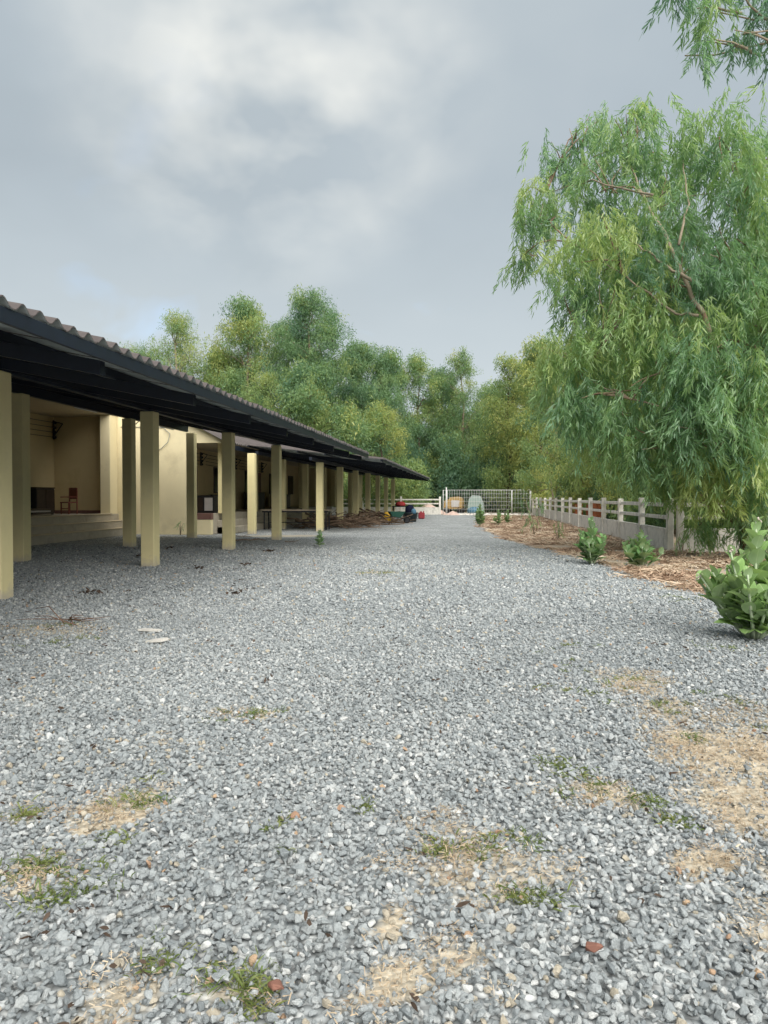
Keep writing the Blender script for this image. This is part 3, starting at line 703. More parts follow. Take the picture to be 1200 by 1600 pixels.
# ------------------------------------------------------------------ fences and gate
def fence(name, label, pts, posth, base, post=.085, skip_last=False):
    f = thing(name, label, 'fence', (pts[0][0], pts[0][1], 0))
    for i, (x, y) in enumerate(pts):
        box('post', x-post, x+post, y-post, y+post, -.1, posth+.02*math.sin(i*2.3), 'concrete', f, .014)
    for (xa, ya), (xb, yb) in zip(pts[:-1], pts[1:]):
        dx, dy = xb-xa, yb-ya; L = math.hypot(dx, dy)-2*post+.02; a = math.atan2(dy, dx); cx, cy = (xa+xb)/2, (ya+yb)/2
        for z0, z1, w, nm in ((-.05, .60, .05, 'panel'), (.60, .645, .06, 'panel_cap'), (.885, 1.0, .05, 'rail'), (1.235, 1.355, .05, 'rail')):
            o = box(nm, cx-L/2, cx+L/2, cy-w/2, cy+w/2, z0, z1-.003, 'concrete', f, .01); o.rotation_euler = (0, random.gauss(0, .0015), a)
    return f
fy = [21.0+43/13*k for k in range(14)]
fence('concrete_fence', 'pale concrete post and rail fence running back along the right side of the yard', [(FX(y), y) for y in fy], 1.47, 0)
fence('concrete_fence', 'short concrete fence turning right under the big drooping tree', [(5.66, 21.15), (8.8, 21.35), (12, 21.6), (15.2, 21.8)], 1.47, 0)
fence('concrete_fence', 'concrete fence closing the far end of the yard left of the white gate', [(-2.9, 64.0), (-6.3, 64.05), (-9.7, 64.1), (-13.1, 64.1), (-16.5, 64.1), (-19.9, 64.2)], 1.55, 0)
gt = thing('gate', 'wide white steel mesh gate of two leaves across the far end', 'gate', (-2.2, 64.0, 0))
GX0, GX1, GXM, GZ1 = -2.35, 4.85, 3.25, 2.12
for x, h in ((GX0, 2.36), (GX1, 2.2), (-2.62, 2.14)): tube('gate_post', [(x, 64, -.1), (x, 64, h)], .055 if x != -2.62 else .03, 'white_steel', gt, 8)
for xa, xb, nv, zs in ((GX0+.08, GXM-.03, 26, (.12, .48, .82, 1.14, 1.46, 1.8, GZ1)), (GXM+.03, GX1-.08, 6, (.12, .6, 1.0, 1.42, 1.8, GZ1))):
    for k in range(nv+1):
        x = xa+(xb-xa)*k/nv; r = .026 if k in (0, nv) else .009
        tube('upright_bar', [(x, 63.97, .12), (x, 63.97, GZ1)], r, 'white_steel', gt, 6)
    for z in zs: tube('cross_bar', [(xa, 63.99, z), (xb, 63.99, z)], .026 if z in (.12, GZ1) else .010, 'white_steel', gt, 6)
for z in (.5, 1.1, 1.7, 2.1): tube('cross_bar', [(-2.62, 64, z), (GX0, 64, z)], .016, 'white_steel', gt, 6)
# rubble sill below the gate
bm = bmesh.new()
for k in range(150):
    x = random.uniform(-2.4, 4.9); q = bmesh.ops.create_icosphere(bm, subdivisions=1, radius=random.uniform(.06, .17), matrix=Matrix.Translation((x, random.uniform(62.7, 63.7), .02)) @ Matrix.Diagonal((1.3, 1, .6, 1)))
for v in bm.verts: v.co += Vector((random.uniform(-.03, .03), random.uniform(-.03, .03), random.uniform(-.02, .02)))
me = bpy.data.meshes.new('rubble'); bm.to_mesh(me); bm.free(); me.materials.append(M['lime']); o = link('rubble', me); tag(o, 'strip of whitish broken rubble lying below the white gate', 'rubble', kind='stuff')
# pile of pink sand
def mound(name, label, cat, p, r, h, m, seed):
    rr = np.random.default_rng(seed); V = [(0, 0, h)]; Fc = []
    for j in range(1, 9):
        q = j/8
        for k in range(22):
            a = 2*math.pi*k/22; e = 1+.12*math.sin(3*a+seed)+rr.uniform(-.04, .04); V.append((r*q*e*math.cos(a), r*q*e*math.sin(a), h*(1-q)**1.1+rr.uniform(-.03, .03)*(q < 1)-.02*(q == 1)))
    for k in range(22): Fc.append((0, 1+k, 1+(k+1) % 22))
    for j in range(7):
        for k in range(22): Fc.append((1+j*22+k, 1+(j+1)*22+k, 1+(j+1)*22+(k+1) % 22, 1+j*22+(k+1) % 22))
    o = link(name, mesh(name, V, Fc, M[m], True), None, None, p); return tag(o, label, cat)
mound('sand_pile', 'pink sand pile behind the far concrete fence', 'sand pile', (-4.1, 67, 0), 1.7, 1.02, 'pink_sand', 2)
mound('sand_pile', 'low pinkish rubble heap at the foot of the left gate post', 'rubble heap', (-1.75, 62.8, 0), .8, .34, 'pink_sand', 5)
# machine beyond the gate
yv = thing('machine', 'small yellow machine with grey cab panel parked beyond the gate', 'machine', (-1.55, 68, 0), R(-8))
def hood(name, xs, zs, y0, y1, m, parent):
    poly = list(zip(xs, zs)); n = len(poly)
    V = [(x, y0, z) for x, z in poly]+[(x, y1, z) for x, z in poly]; Fc = [tuple(range(n)), tuple(range(2*n-1, n-1, -1))]+[(i, i+n, (i+1) % n+n, (i+1) % n) for i in range(n)]
    bm = bmesh.new(); vs = [bm.verts.new(v) for v in V]
    for f in Fc: bm.faces.new([vs[i] for i in f])
    bmesh.ops.recalc_face_normals(bm, faces=bm.faces[:]); bmesh.ops.bevel(bm, geom=[e for e in bm.edges], offset=.03, segments=2, affect='EDGES')
    me = bpy.data.meshes.new(name); bm.to_mesh(me); bm.free(); me.materials.append(M[m]); return link(name, me, None, parent, (0, 0, 0), None, False)
hood('body', (-.75, .55, .62, .5, .1, -.55, -.78), (.42, .42, .95, 1.45, 1.56, 1.5, 1.1), -.6, .7, 'orange', yv)
hood('engine_cover', (-1.15, -.7, -.72, -1.05), (.4, .4, 1.35, 1.2), -.5, .6, 'orange', yv)
hood('cab_panel', (-.38, .3, .34, -.4), (.6, .6, 1.22, 1.22), -.66, -.605, 'greyp', yv)
for x in (-.85, .4):
    for y in (-.5, .55): wheel(yv, (x, y, .3), .3, .11)
tp = thing('tarp_cover', 'pale green tarpaulin cover beside the yellow machine beyond the gate', 'tarpaulin', (.15, 68.4, 0))
hood('cover', (-.75, .85, .72, .45, -.3, -.6), (0, 0, 1.0, 1.62, 1.66, 1.3), -.9, .9, 'tarp', tp)
for y in (-.5, .5): hood('strap', (-.76, .86, .74, .47, -.31, -.61), (.003, .003, 1.01, 1.64, 1.68, 1.31), y-.05, y+.05, 'greyp', tp)
sack('tarp_bag', 'blue tarpaulin bundle lying just beyond the gate', 'bundle', (.05, 66.3, 0), .6, .4, .62, 'blue', 12)
# brick stacks beyond the right fence
for i, (x, y, nx_, nz_, lab) in enumerate(((6.5, 40.5, 9, 13, 'nearer stack of red bricks behind the right fence'), (6.4, 47, 12, 12, 'longer red brick stack farther behind the right fence'))):
    q = thing('brick_stack', lab, 'bricks', (x, y, 0)); parts = []
    for k in range(nz_):
        for j in range(nx_):
            if k == nz_-1 and random.random() < .4: continue
            for l in range(2):
                cx, cy, cz = x-.24+l*.24+random.uniform(-.01, .01), y+(j-nx_/2)*.27+random.uniform(-.01, .01), k*.092+.05
                v = [(cx+a*.112, cy+b_*.125, cz+c*.043) for a in (-1, 1) for b_ in (-1, 1) for c in (-1, 1)]
                parts.append((v, [(0, 1, 3, 2), (4, 6, 7, 5), (0, 4, 5, 1), (2, 3, 7, 6), (0, 2, 6, 4), (1, 5, 7, 3)]))
    V, Fc = joined(parts); o = link('bricks', mesh('bricks', V, Fc, M['brick']), None, q); o.location = -Vector(q.location); o['kind'] = 'stuff'

# ------------------------------------------------------------------ foliage libraries
def leaf_quad(V, Fc, p, d, L, w, r, droop=.15, segs=3):
    d = d/np.linalg.norm(d); s = np.cross(d, r.normal(size=3)); s /= (np.linalg.norm(s)+1e-9)
    k = len(V); nrm_ = np.cross(d, s)
    prof = [(0, .12), (.3, 1), (.68, .75), (1, 0)] if segs == 3 else [(0, .1), (.45, 1), (1, 0)]
    for tt, ww in prof:
        c = p + d*L*tt + nrm_*(.12*L*tt*tt) + np.array([0, 0, -droop*L*tt*tt])
        if ww == 0: V.append(c)
        else: V.append(c-s*w*ww/2); V.append(c+s*w*ww/2)
    m_ = len(prof)-2
    for j in range(m_): Fc.append((k+2*j, k+2*j+1, k+2*j+3, k+2*j+2))
    Fc.append((k+2*m_, k+2*m_+1, k+2*m_+2))
def gum_spray(seed, n=30, length=.62, mt='euc_leaf'):
    r = np.random.default_rng(seed); V, Fc = [], []
    bend = np.array([r.uniform(-.25, .25), r.uniform(-.25, .25), 0])
    for i in range(n):
        tt = (i+r.random())/n; p = np.array([0, 0, -length*tt]) + bend*length*tt*(1.6-tt) + r.normal(0, .03, 3)
        a = r.uniform(0, 6.28); sp = r.uniform(.15, 1.05)
        d = np.array([math.cos(a)*sp, math.sin(a)*sp, -1.0])
        leaf_quad(V, Fc, p, d, r.uniform(.12, .23), r.uniform(.019, .031), r)
    return mesh('gum_spray', V, Fc, M[mt])
library('gum', [gum_spray(100+i) for i in range(8)])
def far_spray(seed, n=34, rad=.62, droop=.5):
    r = np.random.default_rng(seed); V, Fc = [], []
    for i in range(n):
        p = r.normal(size=3); p *= rad*r.random()**.45/np.linalg.norm(p); p[2] *= 1.15
        d = r.normal(size=3) + np.array([0, 0, -droop])
        leaf_quad(V, Fc, p, d, r.uniform(.18, .36), r.uniform(.05, .10), r, segs=2)
    return mesh('leaf_spray', V, Fc, M['far_leaf'])
library('wood', [far_spray(200+i, 34, .75, 1.0) for i in range(8)])
library('willowy', [far_spray(230+i, 40, .6, 1.6) for i in range(6)])

def lobe_points(lobes, per, clump=.36, seed=0, zsq=.95, tv=.17):
    r = np.random.default_rng(seed); P, T = [], []
    for (x, y, z, rad) in lobes:
        c = np.array([x, y, z]); lt = r.normal(0, tv)
        ncl = max(4, int(9*max(rad, .5)**.8))
        for j in range(ncl):
            d = r.normal(size=3); d /= np.linalg.norm(d); d[2] = d[2]*.9+.1
            cc = c + d*rad*(.35+.6*r.random()**.6)*np.array([1, 1, zsq])
            k = max(2, int(per*rad**1.6/ncl*r.uniform(.6, 1.4)))
            q = r.normal(size=(k, 3))*rad*clump*r.uniform(.6, 1.1)
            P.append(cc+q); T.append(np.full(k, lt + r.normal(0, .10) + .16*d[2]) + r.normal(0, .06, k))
    return np.concatenate(P), np.concatenate(T)
def limb(a, b, r0, r1, r, sag=.12, n=6):
    a, b = Vector(a), Vector(b); L = (b-a).length; pts, rad = [], []
    side = Vector((r.gauss(0, 1), r.gauss(0, 1), 0))*L*.05
    for i in range(n+1):
        tt = i/n; p = a.lerp(b, tt) + Vector((0, 0, L*sag*math.sin(math.pi*tt))) + side*math.sin(math.pi*tt*1.7) + Vector((r.gauss(0, 1), r.gauss(0, 1), r.gauss(0, 1)))*L*.012*(0 < i < n)
        pts.append(p); rad.append(r0+(r1-r0)*tt)
    return tube_data(pts, rad, 6, False)
def tree(name, label, trunk, lobes, lib='wood', per=60, scale=1.0, tint=.45, seed=0, bark='dark_bark', r0=.2, group=None, zmin=.25, clump=.34, limbs=1.0, minx=None, attach=()):
    r = random.Random(seed); base = Vector(trunk[0])
    t_ = thing(name, label, 'tree' if 'tree' in name else 'plant', base, 0, group)
    parts = [tube_data(trunk, [r0*(1-.75*i/(len(trunk)-1))*(1.25 if i == 0 else 1) for i in range(len(trunk))], 9, True)]
    tr = [Vector(p) for p in trunk]
    for (x, y, z, rad) in lobes:
        if r.random() > limbs: continue
        c = Vector((x, y, z))
        cand = [p for p in tr[1:] + [Vector(q) for q in attach] if p.z < z+.2*rad] or [tr[1]]
        a = min(cand, key=lambda p: (p-c).length + .6*abs((c.z-p.z)-(c-p).length*.6))
        ra = r0*(1-.75*tr.index(a)/(len(trunk)-1)) if a in tr else .05
        parts.append(limb(a, c, min(ra*.55, .03+.05*(c-a).length*.35), .012, r))
        for k in range(2 if rad < .9 else 4):
            d = Vector((r.gauss(0, 1), r.gauss(0, 1), r.gauss(.4, .8))).normalized()*rad*.9
            parts.append(limb(a.lerp(c, r.uniform(.6, .95)), c+d, .022, .007, r, .05, 4))
    V, Fc = joined(parts)
    o = link('trunk', mesh('trunk', [Vector(v)-base for v in V], Fc, M[bark], True), None, t_, base)
    P, T = lobe_points(lobes, per, clump, seed)
    k = P[:, 2] > zmin
    if minx is not None: k &= (P[:, 0] > FX(P[:, 1])+.35) | (P[:, 2] > minx) | (P[:, 1] < 19.5)
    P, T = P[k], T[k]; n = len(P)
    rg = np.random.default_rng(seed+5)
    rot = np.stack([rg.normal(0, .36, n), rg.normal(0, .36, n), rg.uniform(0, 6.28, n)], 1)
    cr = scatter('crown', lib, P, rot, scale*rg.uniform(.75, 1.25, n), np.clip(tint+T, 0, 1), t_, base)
    cr['kind'] = 'stuff'
    return t_

LA = [(1.61, 21, 9.2, 0.62), (1.31, 21, 8.15, 0.44), (2.0, 21.5, 10.18, 0.56), (2.55, 22, 11.27, 0.65), (3.0, 22, 12.07, 0.5), (3.62, 22.5, 12.56, 0.35), (4.03, 20, 10.7, 1.01), (4.46, 20.5, 11.67, 0.46), (3.26, 19.5, 9.3, 1.05), (2.61, 19, 7.94, 0.83), (2.24, 18.5, 6.46, 0.77), (2.14, 18.5, 5.06, 0.71), (2.38, 18.5, 3.8, 0.71), (3.35, 18, 7.19, 1.13), (4.73, 19.5, 8.74, 1.19), (4.52, 18, 6.4, 1.25), (3.33, 17.8, 5.49, 1.16), (3.15, 18, 4.03, 1.13), (4.34, 17.5, 4.45, 1.22), (3.89, 18, 2.81, 0.91), (4.7, 17.5, 2.91, 1.07), (4.72, 22, 8.42, 1.53), (3.93, 22.5, 6.36, 1.57), (5.45, 22, 5.85, 1.72), (4.04, 22, 4.04, 1.34), (5.55, 21, 3.72, 1.28), (3.34, 21, 2.87, 0.91), (5.25, 21, 10.67, 0.73)]
LB = [(5.87, 19, 10.44, 0.86), (7.13, 20, 10.12, 1.15), (5.88, 18.5, 8.53, 1.13), (6.57, 18, 7.21, 1.19), (5.3, 17.5, 6.73, 0.94), (6.09, 17, 5.23, 1.12), (5.23, 16.8, 4.72, 1.05), (6.1, 16.8, 3.53, 1.11), (5.18, 16.8, 3.13, 0.91), (6.32, 17, 2.09, 0.89), (5.2, 17.5, 1.97, 0.7), (5.75, 19.6, 1.0, 0.5), (4.83, 18.5, 2.15, 0.55), (7.66, 19, 8.41, 1.32), (7.63, 18.5, 5.98, 1.29), (7.44, 18, 3.81, 1.25), (7.36, 22, 7.42, 1.72), (7.55, 22, 4.71, 1.72), (7.05, 18, 1.46, 0.94), (6.72, 19.5, 1.29, 0.68)]
LC = [(x+.22, y, z+.38, r*.88) for x, y, z, r in [(3.65, 12.5, 9.02, 0.48), (4.24, 12.8, 9.37, 0.51), (4.76, 13, 9.19, 0.52), (3.43, 12.4, 8.34, 0.19), (3.98, 12.6, 8.55, 0.28), (4.74, 13, 8.62, 0.29), (2.86, 12, 9.13, 0.17), (5.21, 13, 9.47, 0.68), (4.0, 13, 10.2, 0.57), (4.99, 13.5, 10.68, 0.7), (5.52, 13.5, 8.8, 0.59), (3.2, 12.3, 9.68, 0.32), (6.3, 13.3, 9.6, 1.0), (6.6, 13.6, 11, 1.2), (7.8, 13.5, 10, 1.2)]]
TRA = [(7.0, 19.9, -.1), (6.89, 19.6, .64), (6.61, 19.2, 2.09), (5.9, 18.0, 3.83), (5.02, 17.0, 5.54)]
gA = tree('gum_tree', 'big drooping gum tree whose pale limbs lean left over the concrete fence', TRA, LA, 'gum', 112, 1.0, .50, 11, 'bark', .19, 'gum trees by the fence', .5, minx=2.15, attach=[(4.78, 17.35, 6.22), (4.34, 17.75, 7.56), (4.03, 18.45, 8.72), (3.89, 19.75, 10.2), (4.28, 17.25, 6.69), (3.6, 17.85, 7.5), (3.42, 17.65, 6.64), (2.6, 18.85, 7.7), (4.9, 17.45, 3.4), (3.6, 17.55, 3.75), (2.6, 18.45, 4.4), (5.1, 19.05, 9.8), (3.0, 19.45, 9.6), (2.0, 21.45, 10.1)])
for pts, r0_, r1_ in (([(5.02, 17.0, 5.54), (4.78, 16.9, 6.22), (4.34, 17.3, 7.56), (4.03, 18, 8.72), (3.89, 19.3, 10.22)], .075, .02), ([(4.78, 16.9, 6.22), (4.28, 16.8, 6.69), (3.9, 16.9, 7.02), (3.6, 17.4, 7.5)], .05, .018), ([(4.9, 17.0, 5.5), (4.49, 16.8, 5.64), (3.42, 17.2, 6.64), (2.6, 18.4, 7.7)], .045, .012), ([(5.9, 18.0, 3.83), (4.9, 17.0, 3.4), (3.6, 17.1, 3.75), (2.6, 18.0, 4.4)], .05, .012), ([(4.5, 17.1, 7.1), (4.9, 17.4, 8.3), (5.1, 18.6, 9.8)], .04, .012), ([(4.1, 17.8, 8.5), (3.0, 19.0, 9.6), (2.0, 21.0, 10.1)], .035, .01)):
    sm = []
    for i in range(len(pts)-1):
        for k in range(4): sm.append(Vector(pts[i]).lerp(Vector(pts[i+1]), k/4) + Vector((random.gauss(0, .02), random.gauss(0, .02), random.gauss(0, .02)))*(k > 0 or i > 0))
    sm.append(Vector(pts[-1]))
    tube('branch', [p+Vector((0, .45, 0))*min(1, i/3) for i, p in enumerate(sm)], [.8*(r0_+(r1_-r0_)*i/(len(sm)-1)) for i in range(len(sm))], 'pale_bark', gA, 7)
tree('gum_tree', 'dense drooping gum tree at the right edge hanging down to the milkweed', [(7.9, 19.4, -.1), (7.8, 19.3, 2), (7.5, 19.2, 4.5), (7.2, 19.3, 6.5), (7.1, 19.6, 8)], LB, 'gum', 118, 1.0, .48, 12, 'bark', .22, 'gum trees by the fence', .3)
tree('gum_tree', 'nearer tall gum tree reaching in from the upper right corner with dark hanging sprays', [(8.6, 13.4, -.1), (8.5, 13.4, 3), (8.2, 13.4, 6), (7.6, 13.4, 8.2), (6.6, 13.3, 9.6), (5.2, 13, 9.7)], LC, 'gum', 85, .8, .04, 13, 'pale_bark', .07, 'gum trees by the fence', 6.5, .34, .35)

def auto_lobes(x, y, h, w, cb, n, seed, top=.62):
    r = random.Random(seed); L = []
    for k in range(n):
        z = cb + (h-cb)*((k+r.random())/n); q = (z-cb)/(h-cb)
        env = w/2*(.7+.65*q if q < .45 else max(.35, 1-1.35*max(0, q-.45)**1.5*1.6))
        env *= r.uniform(.7, 1.3); a = r.uniform(0, 6.28); d = env*r.random()**.5*.9; rad = r.uniform(.45, 1.0)*w*.185*(1.15-.45*q)
        L.append((x+d*math.cos(a), y+d*math.sin(a), min(z, h-rad*.7), rad))
    L.append((x, y, h-w*.1, w*.12))
    return L
def auto_tree(name, label, x, y, h, w, cb, n, seed, lib='wood', per=26, scale=1.0, tint=.4, bark='dark_bark', group='trees beyond the yard', lean=0, minx=None):
    r = random.Random(seed); tp_ = h*.86
    tr = [(x+lean*(k/5)**1.3+r.uniform(-.25, .25)*(k > 0), y+r.uniform(-.25, .25)*(k > 0), -.2+tp_*k/5) for k in range(6)]
    lo = auto_lobes(x+lean*.7, y, h, w, cb, n, seed)
    tree(name, label, tr, lo, lib, per, scale, tint, seed, bark, .05+h*.011, group, minx=minx, clump=.46)
# wood behind the building and the gate
FAR = [
 (-27.4, 66, 18.4, 6.5, 7, 26, .56, 'wood', 'leftmost pale green tree rising above the canopy roof'),
 (-24.0, 70, 15.8, 7, 5, 24, .48, 'wood', 'shorter rounded tree right of the leftmost one above the roof'),
 (-21.4, 68, 20.0, 5.6, 7, 26, .52, 'wood', 'narrow upright tree second from the left on the skyline'),
 (-17.9, 70, 18.4, 6.0, 5, 26, .50, 'wood', 'light green tree filling the dip before the tallest crown'),
 (-14.7, 66, 19.9, 6.0, 11, 26, .26, 'wood', 'tallest round headed dark tree with bare pale trunk above the roof'),
 (-13.6, 62, 12.6, 6.5, 2, 26, .38, 'wood', 'bushy mid height tree below the tallest round crown'),
 (-17.8, 63, 12.0, 6, 3, 22, .50, 'wood', 'yellowish bush topped tree just above the canopy tiles'),
 (-11.4, 73, 16.6, 7.5, 2, 34, .20, 'willowy', 'wide blue green tree right of the tallest crown'),
 (-8.9, 77, 16.4, 6, 2, 28, .24, 'willowy', 'dark green tree above the end of the first roof'),
 (-8.2, 65.5, 9.4, 5.0, 1, 26, .62, 'wood', 'low yellow green bushy tree above the rear canopy end'),
 (-5.9, 79, 16.2, 5.2, 2, 28, .50, 'wood', 'yellow topped tree in the middle of the skyline'),
 (-3.4, 82, 15.3, 5.5, 2, 26, .34, 'wood', 'mid green tree left of the open feathery crown'),
 (-1.3, 80, 17.0, 5.6, 3, 30, .42, 'wood', 'feathery open crowned tree left of the sky gap'),
 (2.0, 84, 13.9, 5.5, 2, 26, .36, 'wood', 'lower tree under the sky gap behind the gate'),
 (5.4, 80, 15.6, 6, 2, 28, .40, 'wood', 'green tree right of the sky gap above the gate'),
 (9.5, 76, 16.2, 7, 2, 28, .42, 'wood', 'tall tree behind the yellowish trees by the fence'),
 (3.4, 71, 14.6, 4.6, 1, 26, .58, 'wood', 'yellow green tree just behind the right end of the gate'),
 (6.0, 67, 15.2, 5.4, 1, 28, .66, 'wood', 'full yellowish tree behind the corner of gate and right fence'),
 (-31.5, 68, 15.5, 7, 4, 22, .45, 'wood', 'tree hidden low behind the near roof at far left'),
 (-36.5, 70, 16.0, 8, 4, 20, .42, 'wood', 'tree at the far left end of the wood behind the building'),
 (14.5, 78, 15.5, 8, 2, 22, .40, 'wood', 'tree behind the big gum trees at the right')]
for i, (x, y, h, w, cb, n, tn, lib, lab) in enumerate(FAR):
    auto_tree('tree', lab, x, y, h, w*1.42, cb, int(n*1.4), 300+i, lib, 36, (.62, .8, .95)[i % 3], tn+.10, 'pale_bark' if i in (0, 2, 4, 8, 12, 14) else 'dark_bark', lean=0)
# row along the right fence
ROW = [(8.2, 31, 8.8, 6.2, .8, 30, .62, 'yellow green willowy tree just behind the middle of the right fence'),
       (7.6, 38.5, 10.0, 6.0, .8, 32, .66, 'yellowish willowy tree behind the right fence by the brick stack'),
       (7.1, 47, 11.3, 6.0, .8, 32, .60, 'yellow green tree near the far end of the right fence'),
       (6.2, 57, 12.3, 5.6, .8, 30, .50, 'tree with thin pale stem beside the right gate post'),
       (10.5, 28, 10.5, 7, 1, 28, .42, 'shaded tree standing behind the two big gum trees'),
       (12.0, 40, 11.5, 8, 1, 26, .42, 'dark tree behind the row along the right fence')]
for i, (x, y, h, w, cb, n, tn, lab) in enumerate(ROW):
    auto_tree('tree', lab, x, y, h, w, cb, n, 400+i, 'willowy', 42 if i < 4 else 26, .7, tn+.18, 'pale_bark', 'trees along the right fence', 0, 2.3)
o = tube('sapling_stem', [(5.35, 50.4, 0), (5.3, 50.4, 1.4), (5.05, 50.4, 3.2)], [.06, .055, .04], 'pale_bark'); o.name = 'bare_stem'; tag(o, 'thin pale bare stem leaning beside the right fence', 'stem')

# understorey and distant wood
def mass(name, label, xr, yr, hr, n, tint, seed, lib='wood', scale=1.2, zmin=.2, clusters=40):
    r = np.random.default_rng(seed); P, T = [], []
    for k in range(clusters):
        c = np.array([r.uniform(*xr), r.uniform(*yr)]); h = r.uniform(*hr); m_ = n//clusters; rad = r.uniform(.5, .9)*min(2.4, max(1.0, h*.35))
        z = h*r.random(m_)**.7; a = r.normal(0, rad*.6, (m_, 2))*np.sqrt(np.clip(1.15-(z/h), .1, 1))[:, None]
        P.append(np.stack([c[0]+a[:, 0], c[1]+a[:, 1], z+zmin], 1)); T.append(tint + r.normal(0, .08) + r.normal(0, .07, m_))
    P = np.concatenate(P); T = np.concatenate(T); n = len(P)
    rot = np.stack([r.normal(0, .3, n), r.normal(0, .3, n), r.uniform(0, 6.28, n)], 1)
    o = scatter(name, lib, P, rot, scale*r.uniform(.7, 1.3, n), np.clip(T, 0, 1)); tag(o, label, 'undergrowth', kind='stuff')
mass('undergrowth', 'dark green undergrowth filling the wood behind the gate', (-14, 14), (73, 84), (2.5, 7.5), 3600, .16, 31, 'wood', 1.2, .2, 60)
mass('undergrowth', 'yellow green scrub behind the far concrete fence', (-20, -4.8), (65.5, 70), (1.5, 4.6), 2000, .66, 32, 'wood', .9, .15, 40)
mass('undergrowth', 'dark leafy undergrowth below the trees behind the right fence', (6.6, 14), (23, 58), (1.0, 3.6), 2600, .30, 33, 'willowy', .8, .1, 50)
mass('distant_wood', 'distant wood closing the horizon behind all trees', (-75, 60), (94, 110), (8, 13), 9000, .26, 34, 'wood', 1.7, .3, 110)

# ------------------------------------------------------------------ milkweeds
def milk_leaf_mesh(seed):
    r = random.Random(seed); V, Fc = [], []
    W_ = [(0, .10), (.12, .62), (.32, .95), (.55, 1.0), (.78, .78), (.93, .40), (1, .06)]; curl = r.uniform(.12, .38); cup = r.uniform(.10, .28)
    for tt, w in W_:
        z = -curl*tt*tt*.5+.06*math.sin(tt*3)
        for s in (-1, -.5, 0, .5, 1): V.append((tt, s*w*.29, z+cup*abs(s)*w*.29+.012*math.sin(tt*22+abs(s)*4)*(abs(s) > .4)))
    for i in range(6):
        for k in range(4): Fc.append((i*5+k, (i+1)*5+k, (i+1)*5+k+1, i*5+k+1))
    return mesh('leaf', V, Fc, None, True)
def mleafmat(name, c):
    m = bpy.data.materials.new(name); m.use_nodes = True; t = m.node_tree; b = t.nodes['Principled BSDF']
    tcn = t.nodes.new('ShaderNodeTexCoord'); sp = t.nodes.new('ShaderNodeSeparateXYZ'); t.links.new(tcn.outputs['Object'], sp.inputs[0])
    oi = t.nodes.new('ShaderNodeObjectInfo')
    col = mixc(t, oi.outputs['Random'], tuple(x*.72 for x in c), tuple(x*1.28 for x in c))
    rib = ramp(t, math_n(t, 'ABSOLUTE', sp.outputs[1]), [(.006, .55), (.02, 0.0)])
    col = mixc(t, rib, col, (.42, .48, .30))
    g = t.nodes.new('ShaderNodeNewGeometry'); col = mixc(t, math_n(t, 'MULTIPLY', g.outputs['Backfacing'], .55), col, (.36, .44, .30))
    t.links.new(col, b.inputs['Base Color']); b.inputs['Roughness'].default_value = .55; b.inputs['Specular IOR Level'].default_value = .3
    tr = t.nodes.new('ShaderNodeBsdfTranslucent'); t.links.new(mixc(t, 1.0, col, (1.3, 1.4, .7), 'MULTIPLY'), tr.inputs[0])
    mx = t.nodes.new('ShaderNodeMixShader'); mx.inputs[0].default_value = .25; t.links.new(b.outputs[0], mx.inputs[1]); t.links.new(tr.outputs[0], mx.inputs[2]); t.links.new(mx.outputs[0], t.nodes['Material Output'].inputs[0])
    return m
mlib = {}
for nm, c in (('light', (.22, .35, .12)), ('dark', (.13, .25, .09))):
    mm_ = mleafmat('milkweed_'+nm, c); mlib[nm] = []
    for i in range(5):
        me = milk_leaf_mesh(i); me.materials.append(mm_); mlib[nm].append(me)
flower_m = mat('milkweed_bud', (.55, .46, .42), .8, .2, .1, 30)
def milkweed(label, p, h, spread, stems, pairs, leaf, tone, seed, flowers=False):
    r = random.Random(seed); pl = thing('milkweed', label, 'plant', p, 0, 'milkweeds along the fence')
    for s in range(stems):
        a = 6.28*s/stems + r.uniform(-.4, .4); out = spread*(0 if s == 0 and stems > 2 else r.uniform(.35, 1.0)); hh = h*(1 if s == 0 else r.uniform(.6, .95)*(1-.35*out/max(spread, .01)))
        pts = [Vector((out*math.cos(a)*(k/6)**.8, out*math.sin(a)*(k/6)**.8, -.03+hh*(k/6))) for k in range(7)]
        tube('stem', pts, [.018*(1-.6*k/6)*max(.6, h) for k in range(7)], 'stem', pl, 6, False)
        n = max(3, int(pairs*hh/h))
        for k in range(n):
            q = .12+.88*(k+.5)/n; i0 = min(5, int(q*6)); c = pts[i0].lerp(pts[i0+1], q*6-i0); az = a+k*1.62+r.uniform(-.25, .25)
            for sgn in (0, math.pi):
                L = leaf*(1.05-.55*max(0, q-.55)/.45)*r.uniform(.8, 1.15); el = R(12+58*q)+r.uniform(-.25, .2)
                o = link('leaf', r.choice(mlib[tone]), None, pl, c, Euler((r.uniform(-.35, .35), -el, az+sgn), 'XYZ'), False, (L, L*r.uniform(.95, 1.2), L))
        if flowers and r.random() < .75:
            bmv = bmesh.new()
            for j in range(7): bmesh.ops.create_icosphere(bmv, subdivisions=1, radius=.011, matrix=Matrix.Translation((r.gauss(0, .018), r.gauss(0, .018), r.gauss(0, .012))))
            me = bpy.data.meshes.new('flower_bud'); bmv.to_mesh(me); bmv.free(); me.materials.append(flower_m); link('flower_bud', me, None, pl, pts[6]+Vector((0, 0, .02)), None, False)
milkweed('large pale green milkweed filling the right edge nearest the camera', (2.95, 8.15, 0), 1.28, .62, 18, 13, .26, 'light', 1, True)
milkweed('dark green milkweed on the straw edge, left of the two before the fence corner', (2.62, 16.8, 0), 1.05, .42, 10, 11, .26, 'dark', 2)
